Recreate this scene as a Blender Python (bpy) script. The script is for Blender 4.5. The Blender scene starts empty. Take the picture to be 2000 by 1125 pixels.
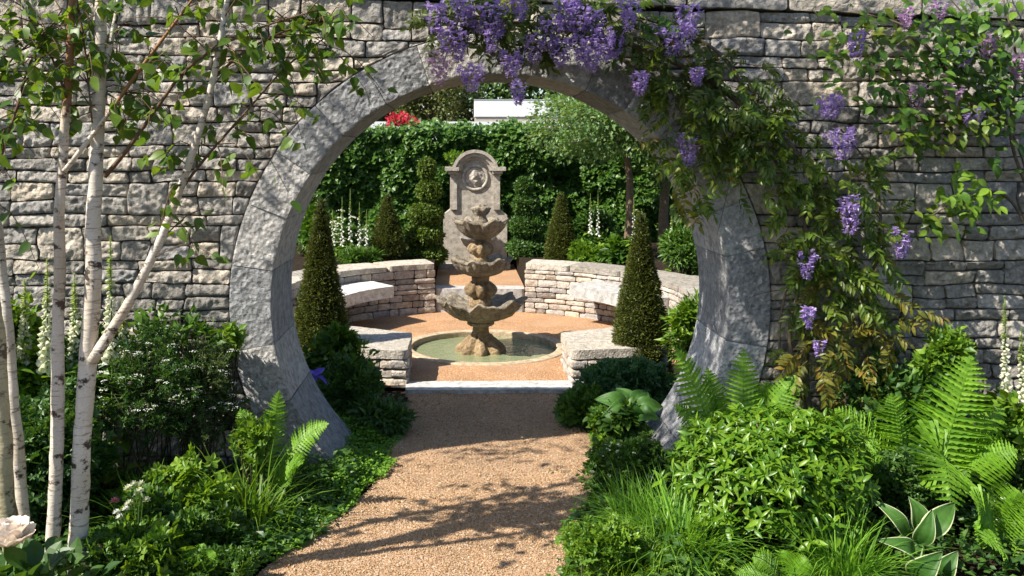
import bpy, math
import numpy as np
from mathutils import Matrix, Vector

S = bpy.context.scene
COL = S.collection
PI = math.pi
rng = np.random.default_rng(11)

# ------------------------------------------------------------------ camera, sky, sun, exposure
CAMX, CAMZ, F = -0.21, 1.70, 1770.0
VPX, VPY = 898.0, 297.0
cam_d = bpy.data.cameras.new('camera')
cam = bpy.data.objects.new('camera', cam_d); COL.objects.link(cam)
cam.location = (CAMX, 0, CAMZ); cam.rotation_euler = (PI / 2, 0, 0)
cam_d.sensor_width = 36; cam_d.lens = F / 2000 * 36
cam_d.shift_x = (1000 - VPX) / 2000; cam_d.shift_y = -(562.5 - VPY) / 2000
cam_d.clip_start = 0.05; cam_d.clip_end = 500
S.camera = cam

SUN = Vector((0.86, 0.43, -1.0)).normalized()          # the way the light travels
elev = math.asin(-SUN.z)
w = bpy.data.worlds.new('World'); S.world = w; w.use_nodes = True
nt = w.node_tree; nt.nodes.clear()
sky = nt.nodes.new('ShaderNodeTexSky'); sky.sky_type = 'NISHITA'; sky.sun_disc = False
sky.sun_elevation = elev
sky.sun_rotation = math.atan2(-SUN.x, -SUN.y)
bg = nt.nodes.new('ShaderNodeBackground'); bg.inputs['Strength'].default_value = 0.092
wo = nt.nodes.new('ShaderNodeOutputWorld')
nt.links.new(sky.outputs[0], bg.inputs[0]); nt.links.new(bg.outputs[0], wo.inputs[0])

sd = bpy.data.lights.new('sun', 'SUN'); sd.energy = 5.0; sd.angle = math.radians(0.5); sd.color = (1.0, 0.93, 0.82)
so = bpy.data.objects.new('sun', sd); COL.objects.link(so)
so.rotation_euler = SUN.to_track_quat('-Z', 'Y').to_euler(); so.location = (-5, -3, 8)

S.view_settings.view_transform = 'Standard'; S.view_settings.look = 'None'
S.view_settings.exposure = 0.98; S.view_settings.gamma = 1; S.view_settings.use_curve_mapping = False
S.render.engine = 'CYCLES'
S.cycles.max_bounces = 6; S.cycles.diffuse_bounces = 3; S.cycles.glossy_bounces = 2
S.cycles.transmission_bounces = 4; S.cycles.transparent_max_bounces = 6
S.cycles.caustics_reflective = False; S.cycles.caustics_refractive = False

# ------------------------------------------------------------------ helpers
def at(px, py, d):
    return np.array([CAMX + (px - VPX) * d / F, d, CAMZ - (py - VPY) * d / F])

def norm(v):
    v = np.asarray(v, float)
    return v / np.maximum(np.linalg.norm(v, axis=-1, keepdims=True), 1e-9)

def vnoise(P, seed=0):
    P = np.asarray(P, float); i = np.floor(P).astype(np.int64); f = P - i; f = f * f * (3 - 2 * f)
    def h(ix, iy, iz):
        n = (ix * 374761393 + iy * 668265263 + iz * 1274126177 + seed * 974711) & 0xFFFFFFFF
        n = ((n ^ (n >> 13)) * 1274126177) & 0xFFFFFFFF
        n = ((n ^ (n >> 16)) * 668265263) & 0xFFFFFFFF
        return ((n ^ (n >> 15)) & 0xFFFF) / 65535.0
    x, y, z = i[..., 0], i[..., 1], i[..., 2]
    fx, fy, fz = f[..., 0], f[..., 1], f[..., 2]
    def lx(a, b): return h(x, y + a, z + b) * (1 - fx) + h(x + 1, y + a, z + b) * fx
    c0 = lx(0, 0) * (1 - fy) + lx(1, 0) * fy
    c1 = lx(0, 1) * (1 - fy) + lx(1, 1) * fy
    return (c0 * (1 - fz) + c1 * fz) * 2 - 1

WL = {}
def mkmesh(name, V, faces, mats, smooth=False, matidx=None):
    V = np.ascontiguousarray(V, np.float32).reshape(-1, 3)
    fl = [np.asarray(f, np.int32) for f in faces if len(f)]
    me = bpy.data.meshes.new(name)
    me.vertices.add(len(V)); me.vertices.foreach_set('co', V.ravel())
    li = np.concatenate([f.ravel() for f in fl]); lens = np.concatenate([np.full(len(f), f.shape[1], np.int32) for f in fl])
    st = np.concatenate([[0], np.cumsum(lens)[:-1]]).astype(np.int32)
    me.loops.add(len(li)); me.loops.foreach_set('vertex_index', li)
    me.polygons.add(len(lens)); me.polygons.foreach_set('loop_start', st)
    if matidx is not None: me.polygons.foreach_set('material_index', np.asarray(matidx, np.int32))
    me.update(calc_edges=True)
    me.polygons.foreach_set('use_smooth', np.full(len(lens), smooth, bool))
    for m in (mats if isinstance(mats, (list, tuple)) else [mats]): me.materials.append(m)
    me.update()
    return me

def tag(o, label=None, cat=None, group=None, kind=None):
    if label: o['label'] = label
    if cat: o['category'] = cat
    if group: o['group'] = group
    if kind: o['kind'] = kind
    return o

def root(name, label, cat, loc, group=None):
    o = bpy.data.objects.new(name, None); COL.objects.link(o)
    o.empty_display_size = 0.1
    o.location = tuple(float(c) for c in loc); WL[o.name] = np.array(loc, float)
    return tag(o, label, cat, group)

def wl(o): return WL.get(o.name, np.zeros(3)) if o is not None else np.zeros(3)

def add(name, V, faces, mat, parent=None, smooth=False, kind=None, label=None, matidx=None):
    """world-space geometry linked as one mesh object (a part when parent is given)"""
    V = np.asarray(V, float) - wl(parent)
    if parent is not None and parent.type == 'MESH': V = V
    o = bpy.data.objects.new(name, mkmesh(name, V, faces, mat, smooth, matidx)); COL.objects.link(o)
    if parent is not None:
        o.parent = parent; WL[o.name] = wl(parent)
    if kind: o['kind'] = kind
    if label: o['label'] = label
    return o

def place(name, me, parent, pos, R=None, s=1.0):
    o = bpy.data.objects.new(name, me); COL.objects.link(o); o.parent = parent
    p = np.asarray(pos, float) - wl(parent)
    M = np.eye(4); M[:3, :3] = (np.eye(3) if R is None else R) * s; M[:3, 3] = p
    o.matrix_basis = Matrix(M.tolist())
    return o

class G:
    """collects geometry"""
    def __init__(s): s.V = []; s.F = []; s.n = 0
    def put(s, V, *faces):
        V = np.asarray(V, float).reshape(-1, 3)
        for f in faces:
            f = np.asarray(f, np.int64)
            if len(f): s.F.append(f + s.n)
        s.V.append(V); s.n += len(V); return s
    def out(s): return np.concatenate(s.V), s.F

def merge(parts):
    g = G()
    for V, Fs in parts: g.put(V, *Fs)
    return g.out()

def box(x0, x1, y0, y1, z0, z1):
    V = np.array([[x, y, z] for z in (z0, z1) for y in (y0, y1) for x in (x0, x1)], float)
    Fq = np.array([[0, 2, 3, 1], [4, 5, 7, 6], [0, 1, 5, 4], [2, 6, 7, 3], [0, 4, 6, 2], [1, 3, 7, 5]])
    return V, [Fq]

def prism(poly, z0, z1):
    p = np.asarray(poly, float); n = len(p)
    V = np.concatenate([np.c_[p, np.full(n, z0)], np.c_[p, np.full(n, z1)]])
    i = np.arange(n); j = (i + 1) % n
    return V, [np.c_[i, j, j + n, i + n], (np.arange(n) + n)[None], np.arange(n)[::-1][None]]

def spline(P, n):
    P = np.asarray(P, float)
    if len(P) < 3: return P[0] + (P[-1] - P[0]) * np.linspace(0, 1, n)[:, None]
    Q = np.concatenate([[2 * P[0] - P[1]], P, [2 * P[-1] - P[-2]]])
    t = np.linspace(0, len(P) - 1 - 1e-6, n); k = t.astype(int); f = (t - k)[:, None]
    a, b, c, d = Q[k], Q[k + 1], Q[k + 2], Q[k + 3]
    return 0.5 * (2 * b + (c - a) * f + (2 * a - 5 * b + 4 * c - d) * f ** 2 + (3 * b - a - 3 * c + d) * f ** 3)

def tube(P, r, seg=7, n=None, lump=0.0, seed=0):
    n = n or max(4, len(P) * 3)
    r = np.interp(np.linspace(0, 1, n), np.linspace(0, 1, len(np.atleast_1d(r))), np.atleast_1d(r))
    C = spline(P, n); T = norm(np.gradient(C, axis=0))
    a = np.array([1.0, 0.13, 0.07]); X = norm(np.cross(T, a)); Y = np.cross(T, X)
    th = np.arange(seg) / seg * 2 * PI
    D = X[:, None] * np.cos(th)[None, :, None] + Y[:, None] * np.sin(th)[None, :, None]
    V = C[:, None] + D * r[:, None, None]
    if lump:
        V = C[:, None] + D * (r[:, None] * (1 + lump * vnoise(V * 28, seed)))[..., None]
    i = np.arange(n - 1)[:, None] * seg; k = np.arange(seg)[None]; k2 = (k + 1) % seg
    Fq = np.stack([i + k, i + k2, i + seg + k2, i + seg + k], -1).reshape(-1, 4)
    return V.reshape(-1, 3), [Fq, np.arange(seg)[::-1][None], (np.arange(seg) + (n - 1) * seg)[None]]

def lathe(prof, c, seg=48, fn=None, sub=4, lump=0.0, seed=0, cap=True):
    P = spline(np.c_[np.array(prof, float), np.zeros(len(prof))], len(prof) * sub)[:, :2]
    n = len(P); th = np.arange(seg) / seg * 2 * PI
    R = np.repeat(P[:, :1], seg, 1); Z = np.repeat(P[:, 1:], seg, 1); TH = np.repeat(th[None], n, 0)
    t = np.repeat(np.linspace(0, 1, n)[:, None], seg, 1)
    if fn: R, Z = fn(TH, R, Z, t)
    V = np.stack([c[0] + R * np.cos(TH), c[1] + R * np.sin(TH), c[2] + Z], -1)
    if lump: V = V + norm(V - np.array([c[0], c[1], 0]) * [1, 1, 0] - V * [0, 0, 1]) * (lump * (vnoise(V * 30, seed) + .6 * vnoise(V * 70, seed + 1)))[..., None]
    i = np.arange(n - 1)[:, None] * seg; k = np.arange(seg)[None]; k2 = (k + 1) % seg
    Fq = np.stack([i + k, i + k2, i + seg + k2, i + seg + k], -1).reshape(-1, 4)
    fs = [Fq]
    if cap: fs += [np.arange(seg)[::-1][None], (np.arange(seg) + (n - 1) * seg)[None]]
    return V.reshape(-1, 3), fs

def frames(d, nrm):
    y = norm(d); x = norm(np.cross(y, nrm)); z = np.cross(x, y)
    return np.stack([x, y, z], -1)

def scatter(T, pos, R, s):
    v, fs = T; n, m = len(pos), len(v)
    s = np.asarray(s, float); s = np.broadcast_to(s, (n,)) if s.ndim < 2 else s
    vv = v[None] * (s[:, None, None] if s.ndim == 1 else s[:, None, :])
    V = pos[:, None] + np.einsum('nij,nmj->nmi', R, np.broadcast_to(vv, (n, m, 3)))
    off = (np.arange(n) * m)[:, None, None]
    return V.reshape(-1, 3), [(f[None] + off).reshape(-1, f.shape[1]) for f in fs]

# leaf templates: along +y, 0..1
def L_simple(wd=.3, fold=.08, droop=.12):
    v = np.array([[0, 0, 0], [-wd, .42, fold], [wd, .42, fold], [0, .5, -.02], [0, 1, -droop]])
    return v, [np.array([[0, 3, 1], [0, 2, 3], [1, 3, 4], [3, 2, 4]])]
def L_mid(wd=.26, fold=.07, droop=.3, rows=(0, .15, .4, .65, .85, 1), prof=(.06, .6, 1, .85, .45, 0.0)):
    v = []; 
    for t, p in zip(rows, prof):
        z = -droop * t * t
        v += [[-wd * p, t, z + fold * p], [0, t, z], [wd * p, t, z + fold * p]]
    f = []
    for i in range(len(rows) - 1):
        a = i * 3
        f += [[a, a + 1, a + 4, a + 3], [a + 1, a + 2, a + 5, a + 4]]
    return np.array(v, float), [np.array(f)]
def L_lobed(n=5, deep=.45):
    v = [[0, .45, -.05]]; k = n * 4
    for i in range(k + 1):
        a = -PI * .9 + 1.8 * PI * i / k - 0 
        lob = .5 * (1 + math.cos((i / k) * n * 2 * PI + PI))
        r = .5 * (1 - deep + deep * lob)
        v.append([r * math.sin(a), .45 + r * math.cos(a), .06 * (1 - lob)])
    return np.array(v), [np.array([[0, i + 2, i + 1] for i in range(k)])]
def L_tiny(wd=.35):
    v = np.array([[0, 0, 0], [-wd, .5, .05], [0, 1, 0], [wd, .5, .05]])
    return v, [np.array([[0, 3, 2, 1]])]
def L_blade(wd=.02, bend=.5, seg=5):
    v = []
    for i in range(seg + 1):
        t = i / seg; ww = wd * (1 - t ** 2 * .95); a = bend * t
        v += [[-ww, math.sin(a * 1.2) * t * .9, t * math.cos(a * .9)], [ww, math.sin(a * 1.2) * t * .9, t * math.cos(a * .9)]]
    f = [[2 * i, 2 * i + 1, 2 * i + 3, 2 * i + 2] for i in range(seg)]
    return np.array(v), [np.array(f)]

# ------------------------------------------------------------------ materials
def newmat(name):
    m = bpy.data.materials.new(name); m.use_nodes = True; t = m.node_tree; t.nodes.clear()
    o = t.nodes.new('ShaderNodeOutputMaterial'); return m, t, o
def N(t, ty, **kw):
    n = t.nodes.new(ty)
    for k, v in kw.items():
        if k.startswith('_'): setattr(n, k[1:], v)
        else: n.inputs[k.replace('__', ' ')].default_value = v
    return n
def rgba(c): return (c[0], c[1], c[2], 1)
def ramp(t, src, stops):
    r = t.nodes.new('ShaderNodeValToRGB'); e = r.color_ramp.elements
    while len(e) < len(stops): e.new(0.5)
    for el, (p, c) in zip(e, stops): el.position = p; el.color = rgba(c) if not np.isscalar(c) else (c, c, c, 1)
    t.links.new(src, r.inputs[0]); return r.outputs[0]
def mix(t, a, b, f, mode='MIX'):
    m = t.nodes.new('ShaderNodeMix'); m.data_type = 'RGBA'; m.blend_type = mode
    for sock, val in ((m.inputs[6], a), (m.inputs[7], b), (m.inputs[0], f)):
        if isinstance(val, bpy.types.NodeSocket): t.links.new(val, sock)
        elif np.isscalar(val): sock.default_value = val
        else: sock.default_value = rgba(val)
    return m.outputs[2]
def noise(t, vec, scale, detail=4, rough=.6):
    n = N(t, 'ShaderNodeTexNoise', Scale=scale, Detail=detail, Roughness=rough)
    if vec is not None: t.links.new(vec, n.inputs['Vector'])
    return n.outputs['Fac']
def coords(t, scale=None, obj=False):
    if obj: c = t.nodes.new('ShaderNodeTexCoord').outputs['Object']
    else: c = t.nodes.new('ShaderNodeNewGeometry').outputs['Position']
    if scale is None: return c
    m = t.nodes.new('ShaderNodeMapping'); m.inputs['Scale'].default_value = scale
    t.links.new(c, m.inputs['Vector']); return m.outputs[0]
def bump(t, h, dist, strength=1.0, prev=None):
    b = t.nodes.new('ShaderNodeBump'); b.inputs['Distance'].default_value = dist; b.inputs['Strength'].default_value = strength
    t.links.new(h, b.inputs['Height'])
    if prev is not None: t.links.new(prev, b.inputs['Normal'])
    return b.outputs[0]

def stone_mat(name, c1, c2, c3, fine=90, bd=.006, rough=.85, lichen=.0, perobj=.5, grain=1.0, lumps=1.0):
    m, t, o = newmat(name); p = N(t, 'ShaderNodeBsdfPrincipled', Roughness=rough); p.inputs['Specular IOR Level'].default_value = .25
    co = coords(t)
    big = noise(t, co, 5, 5, .6); med = noise(t, co, 22, 6, .65); fin = noise(t, co, fine, 5, .7)
    col = ramp(t, big, [(.3, c1), (.7, c2)])
    oi = t.nodes.new('ShaderNodeObjectInfo').outputs['Random']
    tint = ramp(t, oi, [(0, c1), (.3, c3), (.55, c2), (.8, (c2[0] * .98, c2[1] * .88, c2[2] * .74)), (1, c1)])
    col = mix(t, col, tint, perobj)
    val = ramp(t, oi, [(0, .72), (.5, 1.0), (1, 1.22)])
    col = mix(t, col, val, 1.0 if perobj > 0 else 0.0, 'MULTIPLY')
    spk = ramp(t, med, [(.32, .5), (.5, .95), (.68, 1.3)])
    col = mix(t, col, spk, .85, 'MULTIPLY')
    spk2 = ramp(t, fin, [(.32, .6), (.5, 1.0), (.66, 1.25)])
    col = mix(t, col, spk2, .6 * grain, 'MULTIPLY')
    if lichen:
        li = ramp(t, noise(t, co, 13, 7, .75), [(.56, 0), (.66, 1)])
        col = mix(t, col, (.42, .41, .36), mix(t, (0, 0, 0), li, lichen))
    t.links.new(col, p.inputs['Base Color'])
    vor = t.nodes.new('ShaderNodeTexVoronoi'); vor.inputs['Scale'].default_value = fine * .55; t.links.new(co, vor.inputs['Vector'])
    n1 = bump(t, med, bd * 2.3 * lumps, 1.0); n2 = bump(t, fin, bd * 1.3, 1.0, n1); n3 = bump(t, vor.outputs['Distance'], bd * 1.2, .8 * grain, n2)
    t.links.new(n3, p.inputs['Normal']); t.links.new(p.outputs[0], o.inputs[0]); return m

def leaf_mat(name, c1, c2, trans=.3, rough=.42, tcol=None, spec=.4, c3=None):
    m, t, o = newmat(name)
    g = t.nodes.new('ShaderNodeNewGeometry'); rnd = g.outputs['Random Per Island']
    oi = t.nodes.new('ShaderNodeObjectInfo').outputs['Random']
    ad = N(t, 'ShaderNodeMath', _operation='ADD'); t.links.new(rnd, ad.inputs[0]); t.links.new(oi, ad.inputs[1])
    fr = N(t, 'ShaderNodeMath', _operation='FRACT'); t.links.new(ad.outputs[0], fr.inputs[0])
    st = [(0, c1), (.75 if c3 else 1, c2)] + ([(1, c3)] if c3 else [])
    col = ramp(t, fr.outputs[0], st)
    nz = noise(t, g.outputs['Position'], 60, 3)
    col = mix(t, col, ramp(t, nz, [(.3, .75), (.7, 1.2)]), .7, 'MULTIPLY')
    p = N(t, 'ShaderNodeBsdfPrincipled', Roughness=rough); p.inputs['Specular IOR Level'].default_value = spec
    t.links.new(col, p.inputs['Base Color'])
    tr = t.nodes.new('ShaderNodeBsdfTranslucent')
    tc = mix(t, col, tcol or (1.9, 1.75, .7), 1.0, 'MULTIPLY')
    t.links.new(tc, tr.inputs['Color'])
    ms = t.nodes.new('ShaderNodeMixShader'); ms.inputs[0].default_value = trans
    t.links.new(p.outputs[0], ms.inputs[1]); t.links.new(tr.outputs[0], ms.inputs[2]); t.links.new(ms.outputs[0], o.inputs[0])
    return m

def plain(name, c, rough=.7, spec=.3, bd=0, bs=60, var=.25):
    m, t, o = newmat(name); p = N(t, 'ShaderNodeBsdfPrincipled', Roughness=rough); p.inputs['Specular IOR Level'].default_value = spec
    co = coords(t); nz = noise(t, co, bs, 5)
    col = mix(t, c, ramp(t, nz, [(.3, 1 - var), (.7, 1 + var)]), 1.0, 'MULTIPLY'); t.links.new(col, p.inputs['Base Color'])
    if bd: t.links.new(bump(t, nz, bd), p.inputs['Normal'])
    t.links.new(p.outputs[0], o.inputs[0]); return m

M_wall = stone_mat('wall_limestone', (.37, .345, .31), (.52, .475, .41), (.32, .33, .35), fine=55, bd=.009, lichen=.3)
M_ring = stone_mat('gate_dressed_stone', (.34, .342, .35), (.455, .452, .45), (.32, .33, .345), fine=66, bd=.011, lichen=.3, perobj=.45, lumps=.3)
M_court = stone_mat('court_stone', (.36, .32, .28), (.48, .43, .37), (.36, .34, .35), fine=110, bd=.004)
M_slab = stone_mat('sawn_slab_stone', (.46, .45, .43), (.54, .53, .50), (.45, .45, .45), fine=120, bd=.0015, perobj=.3)
M_cap = stone_mat('cap_stone', (.36, .325, .275), (.46, .42, .36), (.36, .34, .32), fine=110, bd=.004, perobj=.3)
M_tan = stone_mat('tan_rim_stone', (.40, .31, .20), (.48, .38, .26), (.42, .35, .25), fine=120, bd=.002, perobj=0)
M_core = plain('wall_core', (.11, .10, .09), .95, .1)
M_fount = stone_mat('fountain_cast_stone', (.15, .125, .095), (.34, .29, .215), (.26, .22, .17), fine=60, bd=.008, lichen=.5, perobj=0)
M_fount2 = stone_mat('fountain_ochre_stone', (.19, .13, .07), (.39, .285, .165), (.33, .23, .13), fine=60, bd=.008, lichen=.3, perobj=0)
M_mon = stone_mat('monument_stone', (.38, .34, .29), (.45, .41, .35), (.38, .35, .32), fine=120, bd=.002, perobj=0, grain=.5)
M_soil = plain('dark_soil', (.028, .02, .014), .95, .1, .02, 40, .5)

def gravel_mat(name, c1, c2, c3):
    m, t, o = newmat(name); p = N(t, 'ShaderNodeBsdfPrincipled', Roughness=.9); p.inputs['Specular IOR Level'].default_value = .2
    co = coords(t); v = t.nodes.new('ShaderNodeTexVoronoi'); v.inputs['Scale'].default_value = 130; t.links.new(co, v.inputs['Vector'])
    cc = t.nodes.new('ShaderNodeSeparateColor'); t.links.new(v.outputs['Color'], cc.inputs[0])
    col = ramp(t, cc.outputs[0], [(0, c1), (.45, c2), (.9, c3), (1, (.62, .52, .43))])
    big = noise(t, co, 3, 4); col = mix(t, col, ramp(t, big, [(.3, .8), (.7, 1.12)]), .9, 'MULTIPLY')
    bl = noise(t, co, 1.3, 3); col = mix(t, col, (.40, .27, .18), mix(t, (0, 0, 0), ramp(t, bl, [(.45, 0), (.7, .6)]), 1.0))
    t.links.new(col, p.inputs['Base Color'])
    n1 = bump(t, v.outputs['Distance'], -.006, .9); n2 = bump(t, noise(t, co, 45, 5), .012, .7, n1)
    t.links.new(n2, p.inputs['Normal']); t.links.new(p.outputs[0], o.inputs[0]); return m
M_path = gravel_mat('path_gravel', (.29, .17, .09), (.39, .245, .14), (.47, .325, .20))
M_courtg = gravel_mat('court_gravel', (.33, .17, .078), (.43, .24, .118), (.49, .29, .155))
def pebble_mat():
    m, t, o = newmat('pebbles'); p = N(t, 'ShaderNodeBsdfPrincipled', Roughness=.85); p.inputs['Specular IOR Level'].default_value = .2
    r = t.nodes.new('ShaderNodeNewGeometry').outputs['Random Per Island']
    t.links.new(ramp(t, r, [(0, (.22, .135, .065)), (.4, (.41, .262, .138)), (.8, (.49, .345, .20)), (1, (.56, .46, .34))]), p.inputs['Base Color'])
    t.links.new(p.outputs[0], o.inputs[0]); return m
M_peb = pebble_mat()

def bark_mat(name, c, dark, brown=0.0, patch=.6):
    m, t, o = newmat(name); p = N(t, 'ShaderNodeBsdfPrincipled', Roughness=.65); p.inputs['Specular IOR Level'].default_value = .3
    co = coords(t); lent = noise(t, coords(t, (14, 14, 95)), 1.0, 3, .6)
    pat = noise(t, coords(t, (11, 11, 16)), 1.0, 5, .7); fine = noise(t, co, 160, 3)
    col = mix(t, c, (c[0] * .72, c[1] * .66, c[2] * .56), ramp(t, noise(t, coords(t, (5, 5, 2.2)), 1.0, 4), [(.4, 0), (.65, 1)]))
    col = mix(t, col, (.27, .22, .16), ramp(t, lent, [(.56, 0), (.64, .85)]))
    col = mix(t, col, dark, ramp(t, pat, [(patch, 0), (patch + .06, 1)]))
    if brown:
        sx = t.nodes.new('ShaderNodeSeparateXYZ'); t.links.new(co, sx.inputs[0])
        mr = t.nodes.new('ShaderNodeMapRange'); mr.inputs[1].default_value = 1.84; mr.inputs[2].default_value = 1.90
        t.links.new(sx.outputs[2], mr.inputs[0]); col = mix(t, col, (.26, .13, .055), mr.outputs[0])
    col = mix(t, col, ramp(t, fine, [(.3, .85), (.7, 1.1)]), .8, 'MULTIPLY')
    t.links.new(col, p.inputs['Base Color']); t.links.new(bump(t, pat, .004, .6, bump(t, lent, .003, .8)), p.inputs['Normal'])
    t.links.new(p.outputs[0], o.inputs[0]); return m
M_birch = bark_mat('birch_bark', (.62, .57, .50), (.05, .04, .03), patch=.56)
M_birch2 = bark_mat('birch_bark_peeling', (.60, .53, .45), (.08, .05, .035), brown=1.0, patch=.56)
M_birch3 = bark_mat('birch_bark_mossy', (.42, .38, .24), (.10, .075, .045), patch=.52)
M_twig = plain('twig_bark', (.12, .075, .045), .8, .2)
M_vine = plain('vine_bark', (.13, .10, .075), .9, .15, .004, 70, .4)
M_trunk = plain('tree_bark', (.16, .115, .075), .9, .15, .008, 40, .4)
M_stem = plain('green_stem', (.09, .16, .03), .5, .3)
M_dstem = plain('dark_stem', (.05, .045, .025), .7, .2)

LM = dict(
    birch=leaf_mat('birch_leaf', (.045, .105, .015), (.13, .21, .025), .42),
    shrub=leaf_mat('glossy_leaf', (.05, .14, .008), (.15, .265, .015), .28, .36, spec=.40),
    fern=leaf_mat('fern_leaf', (.11, .25, .018), (.19, .36, .028), .38, .5),
    grass=leaf_mat('grass_blade', (.06, .17, .014), (.19, .37, .035), .35, .45),
    bright=leaf_mat('bright_leaf', (.05, .13, .012), (.18, .30, .025), .33, .45),
    mid=leaf_mat('mid_leaf', (.024, .072, .010), (.10, .20, .022), .3, .45),
    dark=leaf_mat('dark_leaf', (.025, .075, .014), (.075, .155, .026), .25, .45),
    blue=leaf_mat('bluish_leaf', (.035, .10, .04), (.08, .18, .06), .22, .45),
    purple=leaf_mat('bronze_dark_leaf', (.025, .05, .016), (.09, .135, .036), .28, .45),
    yew=leaf_mat('yew_needle', (.04, .058, .01), (.12, .14, .02), .2, .55),
    box=leaf_mat('box_leaf', (.06, .11, .012), (.12, .18, .018), .2, .5),
    hedge=leaf_mat('hedge_leaf', (.03, .085, .012), (.10, .20, .03), .3, .4),
    treeleaf=leaf_mat('tree_leaf', (.08, .16, .05), (.18, .28, .10), .35, .4),
    far=leaf_mat('far_leaf', (.035, .085, .015), (.08, .15, .03), .3, .5),
    olive=leaf_mat('olive_far_leaf', (.07, .09, .025), (.13, .15, .04), .25, .5),
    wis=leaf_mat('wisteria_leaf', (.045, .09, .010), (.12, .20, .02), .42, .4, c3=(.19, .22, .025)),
    wisdark=leaf_mat('wisteria_shade_leaf', (.04, .065, .010), (.10, .14, .018), .36, .42),  # darker copy of the wisteria leaf, with shade put into its colour
    bronze=leaf_mat('wisteria_bronze_leaf', (.10, .125, .018), (.19, .18, .025), .4, .42, tcol=(1.7, 1.5, .8), c3=(.27, .165, .028)),
    moss=leaf_mat('cushion_leaf', (.08, .20, .012), (.17, .33, .025), .3, .5),
)
def petal(name, c1, c2, trans=.35): return leaf_mat(name, c1, c2, trans, .5, tcol=(1.1, 1.1, 1.1), spec=.3)
P_wis = petal('wisteria_petal', (.32, .21, .55), (.63, .50, .80))
P_wisp = petal('wisteria_pale_petal', (.48, .30, .52), (.70, .52, .68))
P_white = petal('white_petal', (.75, .76, .68), (.85, .85, .80))
P_cream = petal('cream_bell', (.60, .64, .40), (.78, .78, .62))
P_lime = petal('lime_bud', (.35, .46, .10), (.50, .58, .18))
P_pink = petal('pink_petal', (.55, .18, .22), (.70, .38, .38))
P_red = petal('red_petal', (.60, .02, .05), (.75, .06, .12))
P_iris = petal('iris_petal', (.12, .07, .55), (.25, .17, .75))
P_peony = petal('peony_petal', (.84, .72, .60), (.88, .82, .74), .3)
M_cream = leaf_mat('hosta_cream_edge', (.55, .60, .34), (.66, .68, .42), .3, .4)
M_hosta = leaf_mat('hosta_green', (.038, .11, .017), (.062, .15, .024), .25, .5, spec=.3)
M_hostal = leaf_mat('hosta_light_green', (.09, .22, .03), (.13, .27, .04), .3, .35, spec=.5)

# ------------------------------------------------------------------ setting: ground, path, court, beds
CZ, RI, RO, GY, GB = 0.91, 1.198, 1.413, 4.754, 5.334      # gate circle, wall front and back
FY = 7.8                                                    # fountain centre
def sheet(name, poly, z, mat, amp=.0, res=.08):
    """a ground sheet filling a closed outline, gently uneven"""
    p = np.asarray(poly, float); x0, y0 = p.min(0); x1, y1 = p.max(0)
    V, Fs = [], []
    n = len(p)
    nx, ny = max(2, int((x1 - x0) / res)), max(2, int((y1 - y0) / res))
    ys = np.linspace(y0, y1, ny + 1); rows = []
    for y in ys:                                            # outlines used here are simple in y: one span per row
        yy = min(max(y, y0 + 1e-5), y1 - 1e-5); xs = []
        for i in range(n):
            a, b = p[i], p[(i + 1) % n]
            if (a[1] <= yy) != (b[1] <= yy): xs.append(a[0] + (yy - a[1]) / (b[1] - a[1]) * (b[0] - a[0]))
        rows.append(np.c_[np.linspace(min(xs), max(xs), nx + 1), np.full(nx + 1, y)])
    P = np.concatenate(rows); Q = np.c_[P, np.zeros(len(P))]
    Z = z + amp * (vnoise(Q * 6, 5) + .5 * vnoise(Q * 15, 6))
    i = np.arange(ny)[:, None] * (nx + 1); k = np.arange(nx)[None]
    Fq = np.stack([i + k, i + k + 1, i + nx + 2 + k, i + nx + 1 + k], -1).reshape(-1, 4)
    return add(name, np.c_[P, Z], [Fq], mat, smooth=True, kind='structure')

add('ground', [[-150, -150, -.02], [150, -150, -.02], [150, 200, -.02], [-150, 200, -.02]], [np.array([[0, 1, 2, 3]])], M_soil, kind='structure')
path_r = [(-.15, .5), (-.1, 2.0), (.05, 3.0), (.24, 3.75), (.43, 4.47), (.58, 5.0), (.60, 5.25), (.52, 5.8), (.54, 6.5)]
path_l = [(-1.9, .5), (-1.6, 2.0), (-1.25, 3.1), (-1.01, 3.68), (-.89, 4.05), (-.66, 4.6), (-.61, 5.16), (-.56, 5.8), (-.56, 6.5)]
path_r[-1] = (.56, 6.45); path_l[-1] = (-.58, 6.45)
PR = spline(np.c_[path_r, np.zeros(9)], 50)[:, :2]; PL = spline(np.c_[path_l, np.zeros(9)], 50)[:, :2]
PR[:, 0] += .012 * vnoise(np.c_[PR * 9, np.zeros(50)], 3); PL[:, 0] += .012 * vnoise(np.c_[PL * 9, np.zeros(50)], 4)
sheet('path', np.concatenate([PR, PL[::-1]]), .004, M_path, .007, .05)
th = np.linspace(0, 2 * PI, 64, endpoint=False)
def annulus(name, c, r0, r1, z, mat, amp=0, seg=72, nr=10, kind=None, parent=None, ymin=None):
    a = np.linspace(0, 2 * PI, seg, endpoint=False); rr = np.linspace(r0, r1, nr + 1)
    P = np.stack([c[0] + rr[:, None] * np.cos(a), c[1] + rr[:, None] * np.sin(a)], -1).reshape(-1, 2)
    if ymin is not None: P[:, 1] = np.maximum(P[:, 1], ymin)
    Z = z + amp * vnoise(np.c_[P * 6, np.zeros(len(P))], 8)
    i = np.arange(nr)[:, None] * seg; k = np.arange(seg)[None]; k2 = (k + 1) % seg
    Fq = np.stack([i + k, i + seg + k, i + seg + k2, i + k2], -1).reshape(-1, 4)
    return add(name, np.c_[P, Z], [Fq], mat, parent, True, kind)
annulus('courtyard_gravel', (0, FY), .66, 1.78, .027, M_courtg, .004, 96, 24, 'structure', None, 6.5)
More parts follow.
